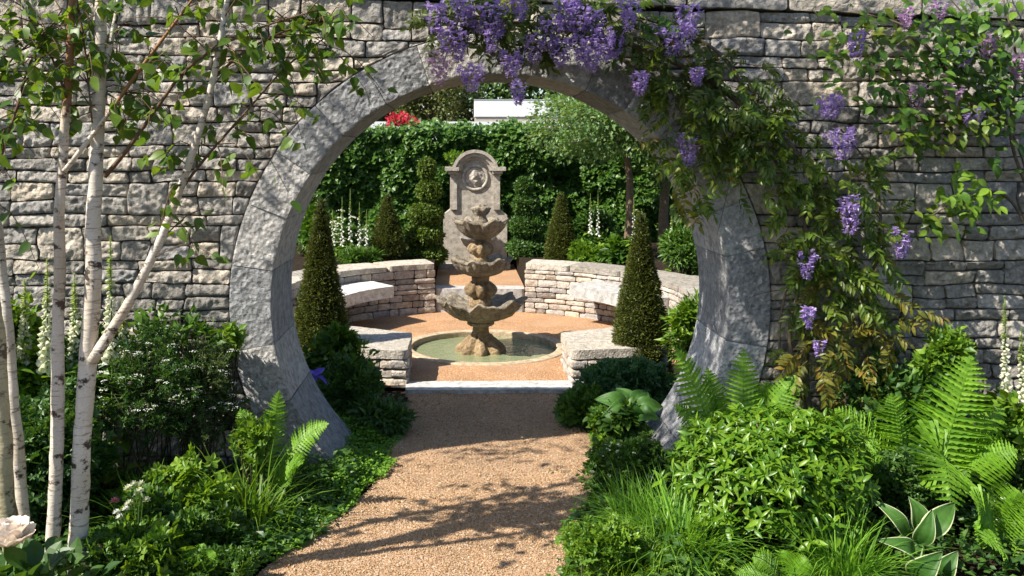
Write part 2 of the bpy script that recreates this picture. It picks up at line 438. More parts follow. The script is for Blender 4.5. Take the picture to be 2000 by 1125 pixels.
def bed(name, sgn):
    a = np.radians(np.linspace(14, 104, 24)); arc = np.c_[sgn * 2.05 * np.sin(a), FY + 2.05 * np.cos(a)]
    out = np.array([(sgn * 5.5, 7.2), (sgn * 5.5, 14.5), (sgn * .48, 14.5)])
    poly = np.concatenate([arc, out]); 
    if sgn < 0: poly = poly[::-1]
    V, Fs = prism(poly[::-1] if False else poly, -.01, .46)
    return add(name, V, Fs, M_soil, kind='structure')
bed('flower_bed', -1); bed('flower_bed', 1)
V, Fs = box(-.478, .478, 9.62, 11.6, -.01, .262); add('terrace', V, Fs, M_courtg, kind='structure')
V, Fs = box(-.478, .478, 11.6, 14.5, -.01, .45); add('soil_bank', V, Fs, M_soil, kind='structure')

# loose pebbles on the near path
oct_v = np.array([[1, 0, 0], [-1, 0, 0], [0, 1, 0], [0, -1, 0], [0, 0, .7], [0, 0, -.7]], float)
oct_f = [np.array([[0, 2, 4], [2, 1, 4], [1, 3, 4], [3, 0, 4], [2, 0, 5], [1, 2, 5], [3, 1, 5], [0, 3, 5]])]
n = 46000; yy = 3.2 + 3.2 * rng.random(n) ** 1.5
xl = np.interp(yy, PL[:, 1], PL[:, 0]); xr = np.interp(yy, PR[:, 1], PR[:, 0]); uu = rng.random(n)
pp = np.c_[xl + uu * (xr - xl), yy, np.full(n, .007)]
pp[:, 2] += .007 * (vnoise(np.c_[pp[:, :2], np.zeros(n)] * 6, 5) + .5 * vnoise(np.c_[pp[:, :2], np.zeros(n)] * 15, 6)) 
R = frames(rng.normal(size=(n, 3)), rng.normal(size=(n, 3)))
V, Fs = scatter((oct_v, oct_f), pp, R, rng.gamma(4, .00048, n)[:, None] * (np.ones((n, 3)) * (1 + .5 * rng.random((n, 3)))))
add('gravel', V, Fs, M_peb, kind='stuff')

# ------------------------------------------------------------------ stone blocks
def block(mapf, wd, ht, nx, nz, depth, seed, bulge=.012, rough=.008, edge=.02, rings=1, ragged=.004, fq=1.0, lift=0.0):
    U, W = np.meshgrid(np.linspace(0, 1, nx + 1), np.linspace(0, 1, nz + 1))
    U = U.copy(); W = W.copy()
    r = np.random.default_rng(seed)
    du = np.minimum(U, 1 - U) * wd; dv = np.minimum(W, 1 - W) * ht
    dm = np.minimum(du, dv)
    K = np.stack([U * wd + seed * 1.37, W * ht + seed * .71, np.full_like(U, seed * .113)], -1)
    border = (U == 0) | (U == 1) | (W == 0) | (W == 1)
    U2 = U + np.where((W == 0) | (W == 1) | border, 0, 1) * r.normal(0, .12, U.shape) / nx
    W2 = W + np.where(border, 0, 1) * r.normal(0, .12, U.shape) / nz
    rg = ragged * (vnoise(K * 22, 1))
    cx_ = np.clip((.5 - U) * 2, -1, 1); cw_ = np.clip((.5 - W) * 2, -1, 1)
    U2 = U2 + np.where(border, 1, 0) * (np.abs(cx_) > .99) * np.sign(cx_) * (ragged + rg) / wd
    W2 = W2 + np.where(border, 1, 0) * (np.abs(cw_) > .99) * np.sign(cw_) * (ragged + rg) / ht
    cor = (np.abs(cx_) > .99) & (np.abs(cw_) > .99)
    U2 = U2 + cor * np.sign(cx_) * ragged * 1.5 / wd; W2 = W2 + cor * np.sign(cw_) * ragged * 1.5 / ht
    rel = vnoise(K * 15 * fq, 2) + .6 * (1 - 2 * np.abs(vnoise(K * 34 * fq, 3))) + .65 * vnoise(K * 62 * fq, 4)
    off = bulge * (1 - np.exp(-dm / edge)) + rough * rel * np.where(border, .35, 1)
    tx, tz = r.normal(0, .5), r.normal(0, .5)
    off = off + lift * r.uniform(-1, 1) * (.3 + .7 * (1 - np.exp(-dm / edge)))
    off = off + rough * 1.2 * (tx * (U - .5) + tz * (W - .5)) * 2
    V = mapf(U2.ravel(), W2.ravel(), off.ravel())
    i = np.arange(nz)[:, None] * (nx + 1); k = np.arange(nx)[None]
    Fq = [np.stack([i + k, i + k + 1, i + nx + 2 + k, i + nx + 1 + k], -1).reshape(-1, 4)]
    idx = np.arange((nx + 1) * (nz + 1)).reshape(nz + 1, nx + 1)
    loop = np.concatenate([idx[0, :-1], idx[:-1, -1], idx[-1, :0:-1], idx[:0:-1, 0]])
    m = len(loop); Vs = [V, V[loop]]; tot = len(V); prev = np.arange(tot, tot + m); tot += m
    for q in range(1, rings + 1):
        o2 = np.full(m, -depth * q / rings)
        u, w_ = U2.ravel()[loop], W2.ravel()[loop]
        if rings > 1 and q < rings:
            e = .004 * vnoise(np.c_[u * wd * 12, w_ * ht * 12, o2 * 12] + seed, 9)
            w_ = w_ + np.sign(.5 - w_) * e / ht
        Vs.append(mapf(u, w_, o2)); cur = np.arange(tot, tot + m); tot += m
        Fq.append(np.c_[prev, cur, np.roll(cur, -1), np.roll(prev, -1)]); prev = cur
    return np.concatenate(Vs), Fq

# ------------------------------------------------------------------ moon gate wall
wall = root('stone_wall', 'tall rough grey dry-stone wall around the round gate opening', 'wall', (0, GY + .3, 0))
RG = RO + .006
def wall_stone(x0, x1, z0, z1, side, seed):
    g = .0016
    def mapf(u, w_, off):
        z = z0 + g + w_ * (z1 - z0 - 2 * g)
        z = z + .011 * vnoise(np.c_[(x0 + u * (x1 - x0)) * 3.1, z * 7, z * 0], 41) + .004 * vnoise(np.c_[(x0 + u * (x1 - x0)) * 11, z * 17, z * 0], 42)
        top = w_ * .0365 * (.93 - (x0 + x1) / 2 - (u - .5) * (x1 - x0)) if z1 > 2.44 else 0
        xc = np.sqrt(np.maximum(RG ** 2 - (z - CZ) ** 2, 0))
        a, b = np.full_like(z, x0 + g), np.full_like(z, x1 - g)
        if side < 0: b = np.minimum(b, -xc - g) if True else b; a = np.minimum(a, b)
        if side > 0: a = np.maximum(a, xc + g); b = np.maximum(a, b)
        x = a + u * (b - a)
        wx = .011 * vnoise(np.c_[x * 5, z * 13, z * 0], 43) + .004 * vnoise(np.c_[x * 14, z * 30, z * 0], 44)
        near = np.clip((np.abs(x) - xc) / .06, 0, 1) if side else 1.0
        return np.c_[x + wx * near, GY - off, z + top]
    zz = np.linspace(z0, z1, 7); xc = np.sqrt(np.maximum(RG ** 2 - (zz - CZ) ** 2, 0))
    if side < 0: eff = np.mean(np.maximum(0, np.minimum(x1, -xc) - x0)); full = np.max(np.minimum(x1, -xc) - x0)
    elif side > 0: eff = np.mean(np.maximum(0, x1 - np.maximum(x0, xc))); full = np.max(x1 - np.maximum(x0, xc))
    else: eff = full = x1 - x0
    if eff < .03 or full < .05: return None
    return block(mapf, max(eff, .04), z1 - z0, max(6, int((x1 - x0) / .0095)), max(5, int((z1 - z0) / .0095)), .13, seed,
                 bulge=.005, rough=.009, edge=.004, ragged=.0022, lift=.0065)
r = np.random.default_rng(5)
stones = []
def split_run(x0, x1, lo, hi):
    xs = [x0]
    while xs[-1] < x1 - hi * .6: xs.append(xs[-1] + r.uniform(lo, hi))
    if x1 - xs[-1] < lo * .6 and len(xs) > 1: xs.pop()
    xs.append(x1); return xs
z = -.05
while z < 2.43:
    h = r.choice([.06, .07, .08, .095, .13, .15, .165, .18]); h = min(h, .12) if 2.1 < z < 2.36 else h; zt = z + h
    if zt > 2.34: zt = 2.445
    for sd_ in (-1, 1):
        zc = min(max(CZ, z), zt); half = math.sqrt(max(RG ** 2 - (zc - CZ) ** 2, 0))
        zmin_half = min(math.sqrt(max(RG ** 2 - (z - CZ) ** 2, 0)), math.sqrt(max(RG ** 2 - (zt - CZ) ** 2, 0)))
        inner = zmin_half
        xs = split_run(inner, 5.2, .16, .44) if h > .11 else split_run(inner, 5.2, .11, .32)
        for a, b in zip(xs[:-1], xs[1:]):
            q = r.random()
            if zt - z < .11 : cells = [(a, b, z, zt)]
            elif q < .26 and b - a > .17: cells = [(a, b, z, zt)]
            elif q < .5 and b - a > .26:
                m_ = a + (b - a) * r.uniform(.4, .6); cells = [(a, m_, z, zt)]
                zm = z + (zt - z) * r.uniform(.4, .6); cells += [(m_, b, z, zm), (m_, b, zm, zt)]
            else:
                zm = z + (zt - z) * r.uniform(.38, .62); cells = []
                for (za, zb) in ((z, zm), (zm, zt)):
                    if b - a > .30: m_ = a + (b - a) * r.uniform(.35, .65); cells += [(a, m_, za, zb), (m_, b, za, zb)]
                    else: cells.append((a, b, za, zb))
            for (xa, xb, za, zb) in cells: stones.append((xa, xb, za, zb, sd_))
    z = zt
built = []
for k, (xa, xb, za, zb, s_) in enumerate(stones):
    if s_ < 0: xa, xb = -xb, -xa
    st = wall_stone(xa, xb, za, zb, s_, k + 1)
    if st is None: continue
    cxm, czm = (xa + xb) / 2, (za + zb) / 2
    vis = (-2.66 < cxm < 2.8) and czm > .12
    built.append((not vis, -min((xb - xa) * (zb - za), .05) - czm * .01, st))
built.sort(key=lambda q: (q[0], q[1]))
for q in built[:300]: add('stone', q[2][0], q[2][1], M_wall, wall, True)
if len(built) > 300:
    V, Fs = merge([q[2] for q in built[300:]]); add('stone_infill', V, Fs, M_wall, wall, True, 'stuff')
# core behind the face stones, with the round hole through it
na = 96; aa = np.arange(na) / na * 2 * PI
def rect_pt(a, X, zb, zt):
    c, s = math.cos(a), math.sin(a); t = 1e9
    if abs(c) > 1e-6: t = min(t, X / abs(c))
    if s > 1e-6: t = min(t, (zt - CZ) / s)
    if s < -1e-6: t = min(t, (zb - CZ) / s)
    return (t * c, CZ + t * s)
inn = np.array([((RO - .03) * math.cos(a), CZ + (RO - .03) * math.sin(a)) for a in aa])
outr = np.array([rect_pt(a, 5.19, -.6, 2.44) for a in aa]); outr[:, 1] += np.where(outr[:, 1] > 2.43, .0365 * (.93 - outr[:, 0]), 0)
V = np.concatenate([np.c_[inn[:, 0], np.full(na, GY + .035), inn[:, 1]], np.c_[outr[:, 0], np.full(na, GY + .035), outr[:, 1]],
                    np.c_[inn[:, 0], np.full(na, GB), inn[:, 1]], np.c_[outr[:, 0], np.full(na, GB), outr[:, 1]]])
i = np.arange(na); j = (i + 1) % na
add('wall_core', V, [np.c_[i, j, j + na, i + na], np.c_[i + 2 * na, i + 3 * na, j + 3 * na, j + 2 * na], np.c_[i + na, j + na, j + 3 * na, i + 3 * na]], M_core, wall)
x = -5.22; k = 0
while x < 4.7:                                              # coping slabs, falling slightly to the right
    L = r.uniform(.45, .75)
    if 5.22 - x - L < .3: L = 5.22 - x
    def mapf(u, w_, off, x=x, L=L):
        X = x + .003 + u * (L - .006); Z = 2.447 + .0 + w_ * .13 - .0365 * (X - .93)
        return np.c_[X, GY - .035 - off, Z + .01]
    V, Fs = block(mapf, L, .13, 20, 6, .45, 500 + k, .006, .008, .015)
    add('coping_stone', V, Fs, M_wall, wall, True); x += L; k += 1

# ------------------------------------------------------------------ moon gate surround
gate = root('moon_gate', 'round moon gate surround of dressed grey stone blocks set in the wall', 'moon gate', (0, GY + .29, 0))
a = math.radians(-46.0); k = 0
lims = []
while a < math.radians(226):
    L = r.uniform(.24, .36) if r.random() < .7 else r.uniform(.38, .5)
    b = a + L / 1.3
    if math.radians(226) - b < .1: b = math.radians(226)
    lims.append((a, b)); a = b
for (a0, a1) in lims:
    def mapf(u, w_, off, a0=a0, a1=a1):
        rr = RI + w_ * (RO - RI); g = .0010
        t = a0 + g / rr + u * (a1 - a0 - 2 * g / rr)
        return np.c_[-rr * np.cos(t), GY - .022 - off, CZ + rr * np.sin(t)]
    V, Fs = block(mapf, (a1 - a0) * 1.3, RO - RI, max(12, int((a1 - a0) * 1.3 / .0068)), 32, .60, 700 + k, .0012, .0036, .003, rings=12, ragged=.0006, fq=1.9, lift=.002)
    add('voussoir', V, Fs, M_ring, gate, True); k += 1

# ------------------------------------------------------------------ courtyard seat walls
def arc_wall(sgn, label):
    w_ = root('curved_wall', label, 'garden wall', (sgn * 1.3, 9.2, 0), 'low curved walls round the courtyard')
    A0, A1 = math.radians(15.8), math.radians(105); r0, r1 = 1.70, 2.08
    rr = np.random.default_rng(21 if sgn < 0 else 22); z = .02; k = 0; pieces = []
    while z < .475:
        h = rr.uniform(.045, .08); zt = z + h
        if zt > .45: zt = .48
        a = A0
        while a < A1:
            L = rr.uniform(.09, .26) / r0; b = a + L
            if A1 - b < .05: b = A1
            end = a == A0 or b == A1; hz = 0
            def mapf(u, v, off, a=a, b=b, z=z, zt=zt):
                g = .0015; t = a + g / r0 + u * (b - a - 2 * g / r0)
                rad = r0 - off
                return np.c_[sgn * rad * np.sin(t), FY + rad * np.cos(t), z + g + v * (zt - z - 2 * g)]
            st = block(mapf, L * r0, zt - z, 6, 4, .37 if end else .1, 900 + k + (400 if sgn > 0 else 0), .0035, .007, .005, ragged=.0025, lift=.006)
            if sgn < 0: st = (st[0], [f[:, ::-1] for f in st[1]])
            pieces.append((a, st)); k += 1; a = b
        z = zt
    pieces.sort(key=lambda q: q[0])
    for a, st in pieces[:300]: add('stone', st[0], st[1], M_court, w_, True)
    if len(pieces) > 300: V, Fs = merge([q[1] for q in pieces[300:]]); add('stone_infill', V, Fs, M_court, w_, True, 'stuff')
    t = np.linspace(A0 + .01, A1 - .01, 40)
    poly = np.concatenate([np.c_[sgn * (r0 + .03) * np.sin(t), FY + (r0 + .03) * np.cos(t)], np.c_[sgn * (r1 - .02) * np.sin(t), FY + (r1 - .02) * np.cos(t)][::-1]])
    V, Fs = strip_prism(poly, .0, .478); add('wall_core', V, Fs, M_core, w_)
    a = A0
    while a < A1:
        b = min(a + rr.uniform(.25, .4), A1); 
        if A1 - b < .1: b = A1
        def mapf(u, v, off, a=a, b=b):
            t = a + .002 + u * (b - a - .004); rad = r0 - .012 + (r1 - r0 + .03) * v
            return np.c_[sgn * rad * np.sin(t), FY + rad * np.cos(t), .538 + off]
        V, Fs = block(mapf, (b - a) * 1.9, .43, 12, 6, .056, 1500 + int(a * 100), .002, .005, .006, ragged=.006, rings=3)
        if sgn > 0: Fs = [f[:, ::-1] for f in Fs]
        add('capstone', V, Fs, M_cap, w_, True); a = b
    return w_
def strip_prism(poly, z0, z1):
    """prism over a ribbon outline (first half = one side, second half reversed = other side)"""
    p = np.asarray(poly, float); n = len(p); h = n // 2
    V = np.concatenate([np.c_[p, np.full(n, z0)], np.c_[p, np.full(n, z1)]])
    i = np.arange(h - 1); top = np.c_[i, i + 1, n - 2 - i, n - 1 - i]
    j = np.arange(n); k = (j + 1) % n
    return V, [top + n, top[:, ::-1], np.c_[j, k, k + n, j + n]]
arc_wall(-1, 'low curved stone wall behind the left bench, face in shade')
arc_wall(1, 'low curved stone wall behind the right bench, face in sun')

def bench(sgn, label):
    a0, a1 = math.radians(40), math.radians(80)
    def mapf(u, v, off):
        t = a0 + u * (a1 - a0); rad = 1.30 + .42 * v
        return np.c_[sgn * rad * np.sin(t), FY + rad * np.cos(t), .405 + off]
    V, Fs = block(mapf, 1.05, .42, 26, 8, .115, 1700 + sgn, .004, .003, .015, ragged=.006, rings=4)
    if sgn > 0: Fs = [f[:, ::-1] for f in Fs]
    o = add('stone_bench', V, Fs, M_slab, None, True)
    tag(o, label, 'bench', 'stone slab benches in the courtyard')
bench(-1, 'thick pale stone slab bench in front of the shaded curved wall')
bench(1, 'thick pale stone slab bench in front of the sunlit curved wall')

def pier(sgn, label):
    P = np.array([(.59, 6.50), (.585, 7.15), (1.10, 7.42), (1.32, 6.62)]) * [sgn, 1]
    w_ = root('low_pier', label, 'garden wall', (sgn * .9, 6.9, 0), 'low stone blocks beside the step')
    rr = np.random.default_rng(31 + sgn); k = 0
    for (p, q) in ((P[3], P[0]), (P[0], P[1]), (P[1], P[2])):
        d = q - p; Ln = np.linalg.norm(d); d = d / Ln; nn = np.array([d[1], -d[0]])
        cen = P.mean(0)
        if np.dot(nn, (p + q) / 2 - cen) < 0: nn = -nn
        z = .0
        for h in (.075, .06, .075):
            a = 0
            while a < Ln:
                L = rr.uniform(.12, .28); b = a + L
                if Ln - b < .08: b = Ln
                def mapf(u, v, off, a=a, b=b, z=z, h=h):
                    s = a + .0015 + u * (b - a - .003); xy = p + d * s[:, None] + nn * (off - .012)[:, None]
                    return np.c_[xy, z + .003 + v * (h - .006)]
                V, Fs = block(mapf, b - a, h, 8, 5, .1, 1900 + k + 90 * sgn, .007, .008, .007, ragged=.003, lift=.005)
                add('stone', V, Fs, M_court, w_, True); k += 1; a = b
            z += h
    c = P.mean(0); Q = c + (P - c) * .9
    V, Fs = prism(Q if sgn > 0 else Q[::-1], 0, .21); add('wall_core', V, Fs, M_core, w_)
    Q = c + (P - c) * 1.03
    def mapf(u, v, off):
        a_ = Q[0] + (Q[3] - Q[0]) * u[:, None]; b_ = Q[1] + (Q[2] - Q[1]) * u[:, None]
        return np.c_[a_ + (b_ - a_) * v[:, None], .275 + off]
    V, Fs = block(mapf, .6, .7, 12, 12, .063, 1990 + sgn, .001, .004, .004, ragged=.007, rings=3)
    add('capstone', V, Fs, M_cap, w_, True)
pier(-1, 'low stone block with flat cap left of the pool, half in shade')
pier(1, 'low stone block with flat cap right of the pool, in sun')

def slab(name, x0, x1, y0, y1, z0, z1, seed, label, cat):
    def mapf(u, v, off): return np.c_[x0 + u * (x1 - x0), y0 + v * (y1 - y0), z1 + off]
    V, Fs = block(mapf, x1 - x0, y1 - y0, 24, 6, z1 - z0, seed, .002, .0025, .01, ragged=.004, rings=3)
    o = add(name, V, Fs, M_slab, None, True); return tag(o, label, cat)
slab('stone_step', -.60, .60, 6.36, 6.60, -.02, .034, 2100, 'pale sawn stone threshold step at the end of the gravel path', 'step')
slab('stone_step', -.47, .47, 9.46, 9.70, -.02, .272, 2101, 'deep grey stone step behind the fountain up to the wall plaque', 'step')

# ------------------------------------------------------------------ pool and fountain
pool = root('fountain_pool', 'round sunken pool with flush tan stone rim around the fountain', 'pool', (0, FY, 0))
V, Fs = lathe([(.625, -.10), (.622, .02), (.635, .037), (.69, .038), (.712, .032), (.716, .0)], (0, FY, 0), 96, sub=3, lump=.0015, cap=False)
add('pool_rim', V, Fs, M_tan, pool, True)
M_basin = plain('pool_lining', (.50, .52, .36), .7, .3, .003, 30, .3)
V, Fs = lathe([(.63, .03), (.625, -.05), (.60, -.17), (.3, -.19), (.01, -.19)], (0, FY, 0), 72, sub=3, cap=False)
add('pool_basin', V, [f[:, ::-1] for f in Fs], M_basin, pool, True)
m, t, o = newmat('pool_water')
tr = N(t, 'ShaderNodeBsdfTransparent'); tr.inputs[0].default_value = (.86, .92, .74, 1)
df = N(t, 'ShaderNodeBsdfDiffuse'); df.inputs[0].default_value = (.44, .50, .28, 1)
gl = N(t, 'ShaderNodeBsdfGlossy', Roughness=.04); gl.inputs[0].default_value = (1, 1, 1, 1)
fr = N(t, 'ShaderNodeFresnel', IOR=1.33)
bn = bump(t, noise(t, coords(t, (1, 1, 1)), 16, 3), .02, .5); t.links.new(bn, gl.inputs['Normal']); t.links.new(bn, fr.inputs['Normal'])
m1 = t.nodes.new('ShaderNodeMixShader'); m1.inputs[0].default_value = .45; t.links.new(tr.outputs[0], m1.inputs[1]); t.links.new(df.outputs[0], m1.inputs[2])
m2 = t.nodes.new('ShaderNodeMixShader'); t.links.new(fr.outputs[0], m2.inputs[0]); t.links.new(m1.outputs[0], m2.inputs[1]); t.links.new(gl.outputs[0], m2.inputs[2])
t.links.new(m2.outputs[0], o.inputs[0]); M_water = m
annulus('water', (0, FY), .02, .624, -.012, M_water, .0015, 72, 16, 'structure')

FX = -.03
fo = root('tiered_fountain', 'three-tiered carved stone fountain with scalloped bowls standing in the pool', 'fountain', (FX, FY, -.19))
def lobes(n, amp, lo=0., hi=1.):
    def fn(T, R, Z, t):
        wgt = np.clip((t - lo) / .12, 0, 1) * np.clip((hi - t) / .12, 0, 1)
        return R * (1 + wgt * amp * np.abs(np.cos(n * T / 2)) - wgt * amp * .5), Z
    return fn
def bowl(n, rimamp, flute):
    def fn(T, R, Z, t):
        q = np.clip(R / R.max(), 0, 1) ** 3
        s = np.cos(n * T); s2 = np.cos(11 * T + .6)
        Z2 = Z + q * rimamp * (s * .8 + .45 * np.cos(2 * n * T + 1.0) + .3 * np.cos(3 * T + 2))
        R2 = R * .875 * (1 + q * .075 * s + flute * 2.2 * np.clip(R / R.max() * 1.4, 0, 1) * np.abs(s2) * (t < .58))
        return R2, Z2
    return fn
c = (FX, FY, 0)
V, Fs = lathe([(.20, -.19), (.20, -.06), (.19, -.035), (.178, -.01), (.17, .03), (.13, .075), (.095, .11), (.078, .135)], c, 72, lobes(8, .5, .1, 1.1), lump=.004, seed=1)
add('pedestal', V, Fs, M_fount2, fo, True)
V, Fs = lathe([(.078, .13), (.068, .165), (.066, .20), (.075, .215)], c, 48, lobes(8, .12), lump=.002); add('stem', V, Fs, M_fount2, fo, True)
V, Fs = lathe([(.075, .205), (.105, .215), (.112, .235), (.10, .25), (.085, .26)], c, 48, lobes(10, .1), lump=.003); add('collar', V, Fs, M_fount, fo, True)
V, Fs = lathe([(.085, .24), (.14, .252), (.235, .278), (.315, .322), (.368, .372), (.395, .402), (.41, .415), (.408, .43), (.385, .432), (.35, .425), (.28, .395), (.15, .375), (.06, .37)], c, 168, bowl(8, .030, .025), lump=.008, seed=2)
add('bowl', V, Fs, M_fount, fo, True, label='largest lowest bowl with deeply waved shell rim')
V, Fs = lathe([(.09, .355), (.10, .39), (.095, .43), (.08, .45), (.108, .475), (.124, .51), (.116, .545), (.088, .575), (.07, .595), (.076, .62), (.06, .66)], c, 64, lobes(8, .32, .25, .85), lump=.003, seed=3)
add('stem', V, Fs, M_fount2, fo, True)
V, Fs = lathe([(.05, .625), (.10, .634), (.18, .662), (.238, .705), (.268, .748), (.282, .766), (.286, .78), (.268, .79), (.225, .772), (.13, .745), (.04, .735)], c, 128, bowl(7, .018, .026), lump=.006, seed=4)
add('bowl', V, Fs, M_fount, fo, True, label='middle bowl with scalloped rim')
V, Fs = lathe([(.06, .735), (.068, .78), (.058, .805), (.082, .83), (.098, .865), (.09, .90), (.064, .925), (.052, .945), (.06, .97)], c, 56, lobes(8, .32, .25, .85), lump=.003, seed=5)
add('stem', V, Fs, M_fount2, fo, True)
V, Fs = lathe([(.045, .945), (.09, .955), (.155, .985), (.205, 1.03), (.236, 1.075), (.25, 1.096), (.254, 1.11), (.238, 1.12), (.195, 1.10), (.11, 1.075), (.03, 1.07)], c, 112, bowl(6, .018, .026), lump=.006, seed=6)
add('bowl', V, Fs, M_fount, fo, True, label='smallest top bowl with scalloped rim')
V, Fs = lathe([(.06, 1.065), (.065, 1.10), (.05, 1.13), (.045, 1.15), (.058, 1.175), (.075, 1.205), (.07, 1.225), (.04, 1.235), (.03, 1.25), (.005, 1.26)], c, 48, lobes(6, .25, .3, .95), lump=.006, seed=7)
add('finial', V, Fs, M_fount, fo, True)

# ------------------------------------------------------------------ wall plaque behind the fountain
MY, MX = 11.2, -.02
mon = root('stone_wall_plaque', 'arched pale stone wall plaque with round medallion at the end of the axis', 'plaque', (MX, MY + .12, .26))
def ngon_ex(pts, y0, y1):
    p = np.array(pts, float); n = len(p)
    V = np.concatenate([np.c_[p[:, 0] + MX, np.full(n, y0), p[:, 1]], np.c_[p[:, 0] + MX, np.full(n, y1), p[:, 1]]])
    i = np.arange(n); j = (i + 1) % n
    return V, [np.arange(n)[None], (np.arange(n)[::-1] + n)[None], np.c_[i, i + n, j + n, j]]
arcp = lambda r_, cz_, a0, a1, n=20, ex=1.0: [(r_ * math.cos(q), cz_ + ex * r_ * math.sin(q)) for q in np.linspace(a0, a1, n)]
out = [(-.395, .26), (.395, .26), (.395, .92)] + [(.36 - .02 * math.sin(q), .95 + .0) for q in (0,)] + [(.31, .99), (.31, 1.44)] + arcp(.25, 1.44, .0, PI, 24) + [(-.31, 1.44), (-.31, .99), (-.36, .95), (-.395, .92)]
V, Fs = ngon_ex(out, MY, MY + .25); add('slab', V, Fs, M_mon, mon)
for s in (-1, 1):
    V, Fs = ngon_ex([(s * .305 - .0, .99), (s * .305, 1.43), (s * .225, 1.43), (s * .225, .99)][::s], MY - .03, MY + .01); add('pilaster', V, Fs, M_mon, mon)
    a0 = s
    V, Fs = box(MX + min(s * .21, s * .335), MX + max(s * .21, s * .335), MY - .07, MY + .24, 1.431, 1.47); add('cornice', V, Fs, M_mon, mon)
    V, Fs = box(MX + min(s * .20, s * .375), MX + max(s * .20, s * .375), MY - .105, MY + .245, 1.471, 1.515); add('cornice', V, Fs, M_mon, mon)
def arch_band(r0, r1, y0, y1, cz_=1.44, n=28):
    q = np.linspace(math.radians(9), math.radians(171), n)
    P = []
    for (rr, yv) in ((r0, y0), (r1, y0), (r1, y1), (r0, y1)): P.append(np.c_[MX + rr * np.cos(q), np.full(n, yv), cz_ + rr * np.sin(q)])
    V = np.concatenate(P); i = np.arange(n - 1); fs = []
    for a in range(4): b = (a + 1) % 4; fs.append(np.c_[i + a * n, i + 1 + a * n, i + 1 + b * n, i + b * n])
    return V, fs
for (r0, r1, y0) in ((.175, .205, -.035), (.206, .25, -.064), (.251, .29, -.099)):
    V, Fs = arch_band(r0, r1, MY + y0, MY + .24); add('arch_moulding', V, Fs, M_mon, mon)
def torus_y(R_, r_, cz_, y, n=48, m=12):
    a = np.arange(n) / n * 2 * PI; b = np.arange(m) / m * 2 * PI
    rr = R_ + r_ * np.cos(b)[None]
    V = np.stack([MX + rr * np.cos(a)[:, None], y - np.repeat(r_ * np.sin(b)[None], n, 0), cz_ + rr * np.sin(a)[:, None]], -1)
    i = np.arange(n)[:, None] * m; i2 = ((np.arange(n) + 1) % n)[:, None] * m; k = np.arange(m)[None]; k2 = (k + 1) % m
    return V.reshape(-1, 3), [np.stack([i + k, i + k2, i2 + k2, i2 + k], -1).reshape(-1, 4)]
V, Fs = torus_y(.15, .022, 1.385, MY); md = add('medallion', V, Fs, M_mon, mon, True)
n_ = 26; a = np.arange(36) / 36 * 2 * PI; rr = np.linspace(.002, .12, n_)
X = rr[:, None] * np.cos(a); Z_ = rr[:, None] * np.sin(a)
hgt = .05 * np.exp(-((X + .01) / .055) ** 2 - ((Z_ - .02) / .075) ** 2) + .025 * np.exp(-((X - .02) / .03) ** 2 - ((Z_ + .06) / .03) ** 2) + .008 * vnoise(np.stack([X * 45, Z_ * 45, X * 0], -1), 3) * (rr[:, None] < .1)
V = np.stack([MX + X, MY - .008 - hgt, 1.385 + Z_], -1).reshape(-1, 3)
i = np.arange(n_ - 1)[:, None] * 36; k = np.arange(36)[None]; k2 = (k + 1) % 36
add('carved_relief', V, [np.stack([i + k, i + k2, i + 36 + k2, i + 36 + k], -1).reshape(-1, 4)], M_mon, mon, True)
V, Fs = box(MX - .43, MX + .43, MY - .10, MY + .28, .258, .33); add('plinth', V, Fs, M_mon, mon)
V, Fs = lathe([(.02, -.12), (.10, -.10), (.17, -.05), (.20, 0), (.205, .02), (.18, .02), (.1, -.02), (.01, -.03)], (MX, MY - .05, .62), 48, bowl(7, .008, .02), lump=.003)
add('shell_basin', V, Fs, M_mon, mon, True)

# ------------------------------------------------------------------ plants: generators
LT = dict(simple=L_simple(), round=L_simple(.42, .08, .15), narrow=L_simple(.15, .05, .25), mid=L_mid(), wide=L_mid(.36, .08, .25), lobed=L_lobed(), tiny=L_tiny(), needle=L_tiny(.16),
          cut=L_lobed(7, .7))
def leaves_cloud(C, rad, n, tm, size, rs, clumps=14, up=.5, shell=.35, zmin=.01, spread=.45, droop=0.):
    r_ = np.random.default_rng(rs); C = np.asarray(C, float); rad = np.asarray(rad, float)
    cd = norm(r_.normal(size=(clumps, 3))) * (r_.uniform(.15, 1.0, (clumps, 1)) ** .55) * np.array([.85, .85, .8])
    k = r_.integers(0, clumps, n); cr = r_.uniform(.45, 1.35, clumps)[:, None] * spread * r_.uniform(.7, 1.3, (clumps, 3))
    d = norm(r_.normal(size=(n, 3))); rr = (shell + (1 - shell) * r_.random(n)) ** .5
    loc = cd[k] + d * rr[:, None] * cr[k]
    sh = r_.random(n) < .12; loc = np.where(sh[:, None], cd[k] * (1 + r_.random((n, 1)) * .45) + r_.normal(0, .06, (n, 3)), loc)
    ln = np.linalg.norm(loc, axis=1); over = np.maximum(ln / 1.28, 1); loc = loc / over[:, None]
    pos = C + loc * rad
    ok = pos[:, 2] > zmin; pos, d, loc = pos[ok], d[ok], loc[ok]; n = len(pos)
    o = norm(norm(loc / rad) * .5 + d * .7)
    dirv = norm(o * .9 + r_.normal(size=(n, 3)) * .5 + [0, 0, up * .4 - droop])
    nr = norm(o * .5 + r_.normal(size=(n, 3)) * .45 + [0, 0, up + .3])
    return scatter(LT[tm] if isinstance(tm, str) else tm, pos, frames(dirv, nr), size * r_.uniform(.6, 1.25, n) * r_.uniform(.75, 1.2, clumps)[k][ok])

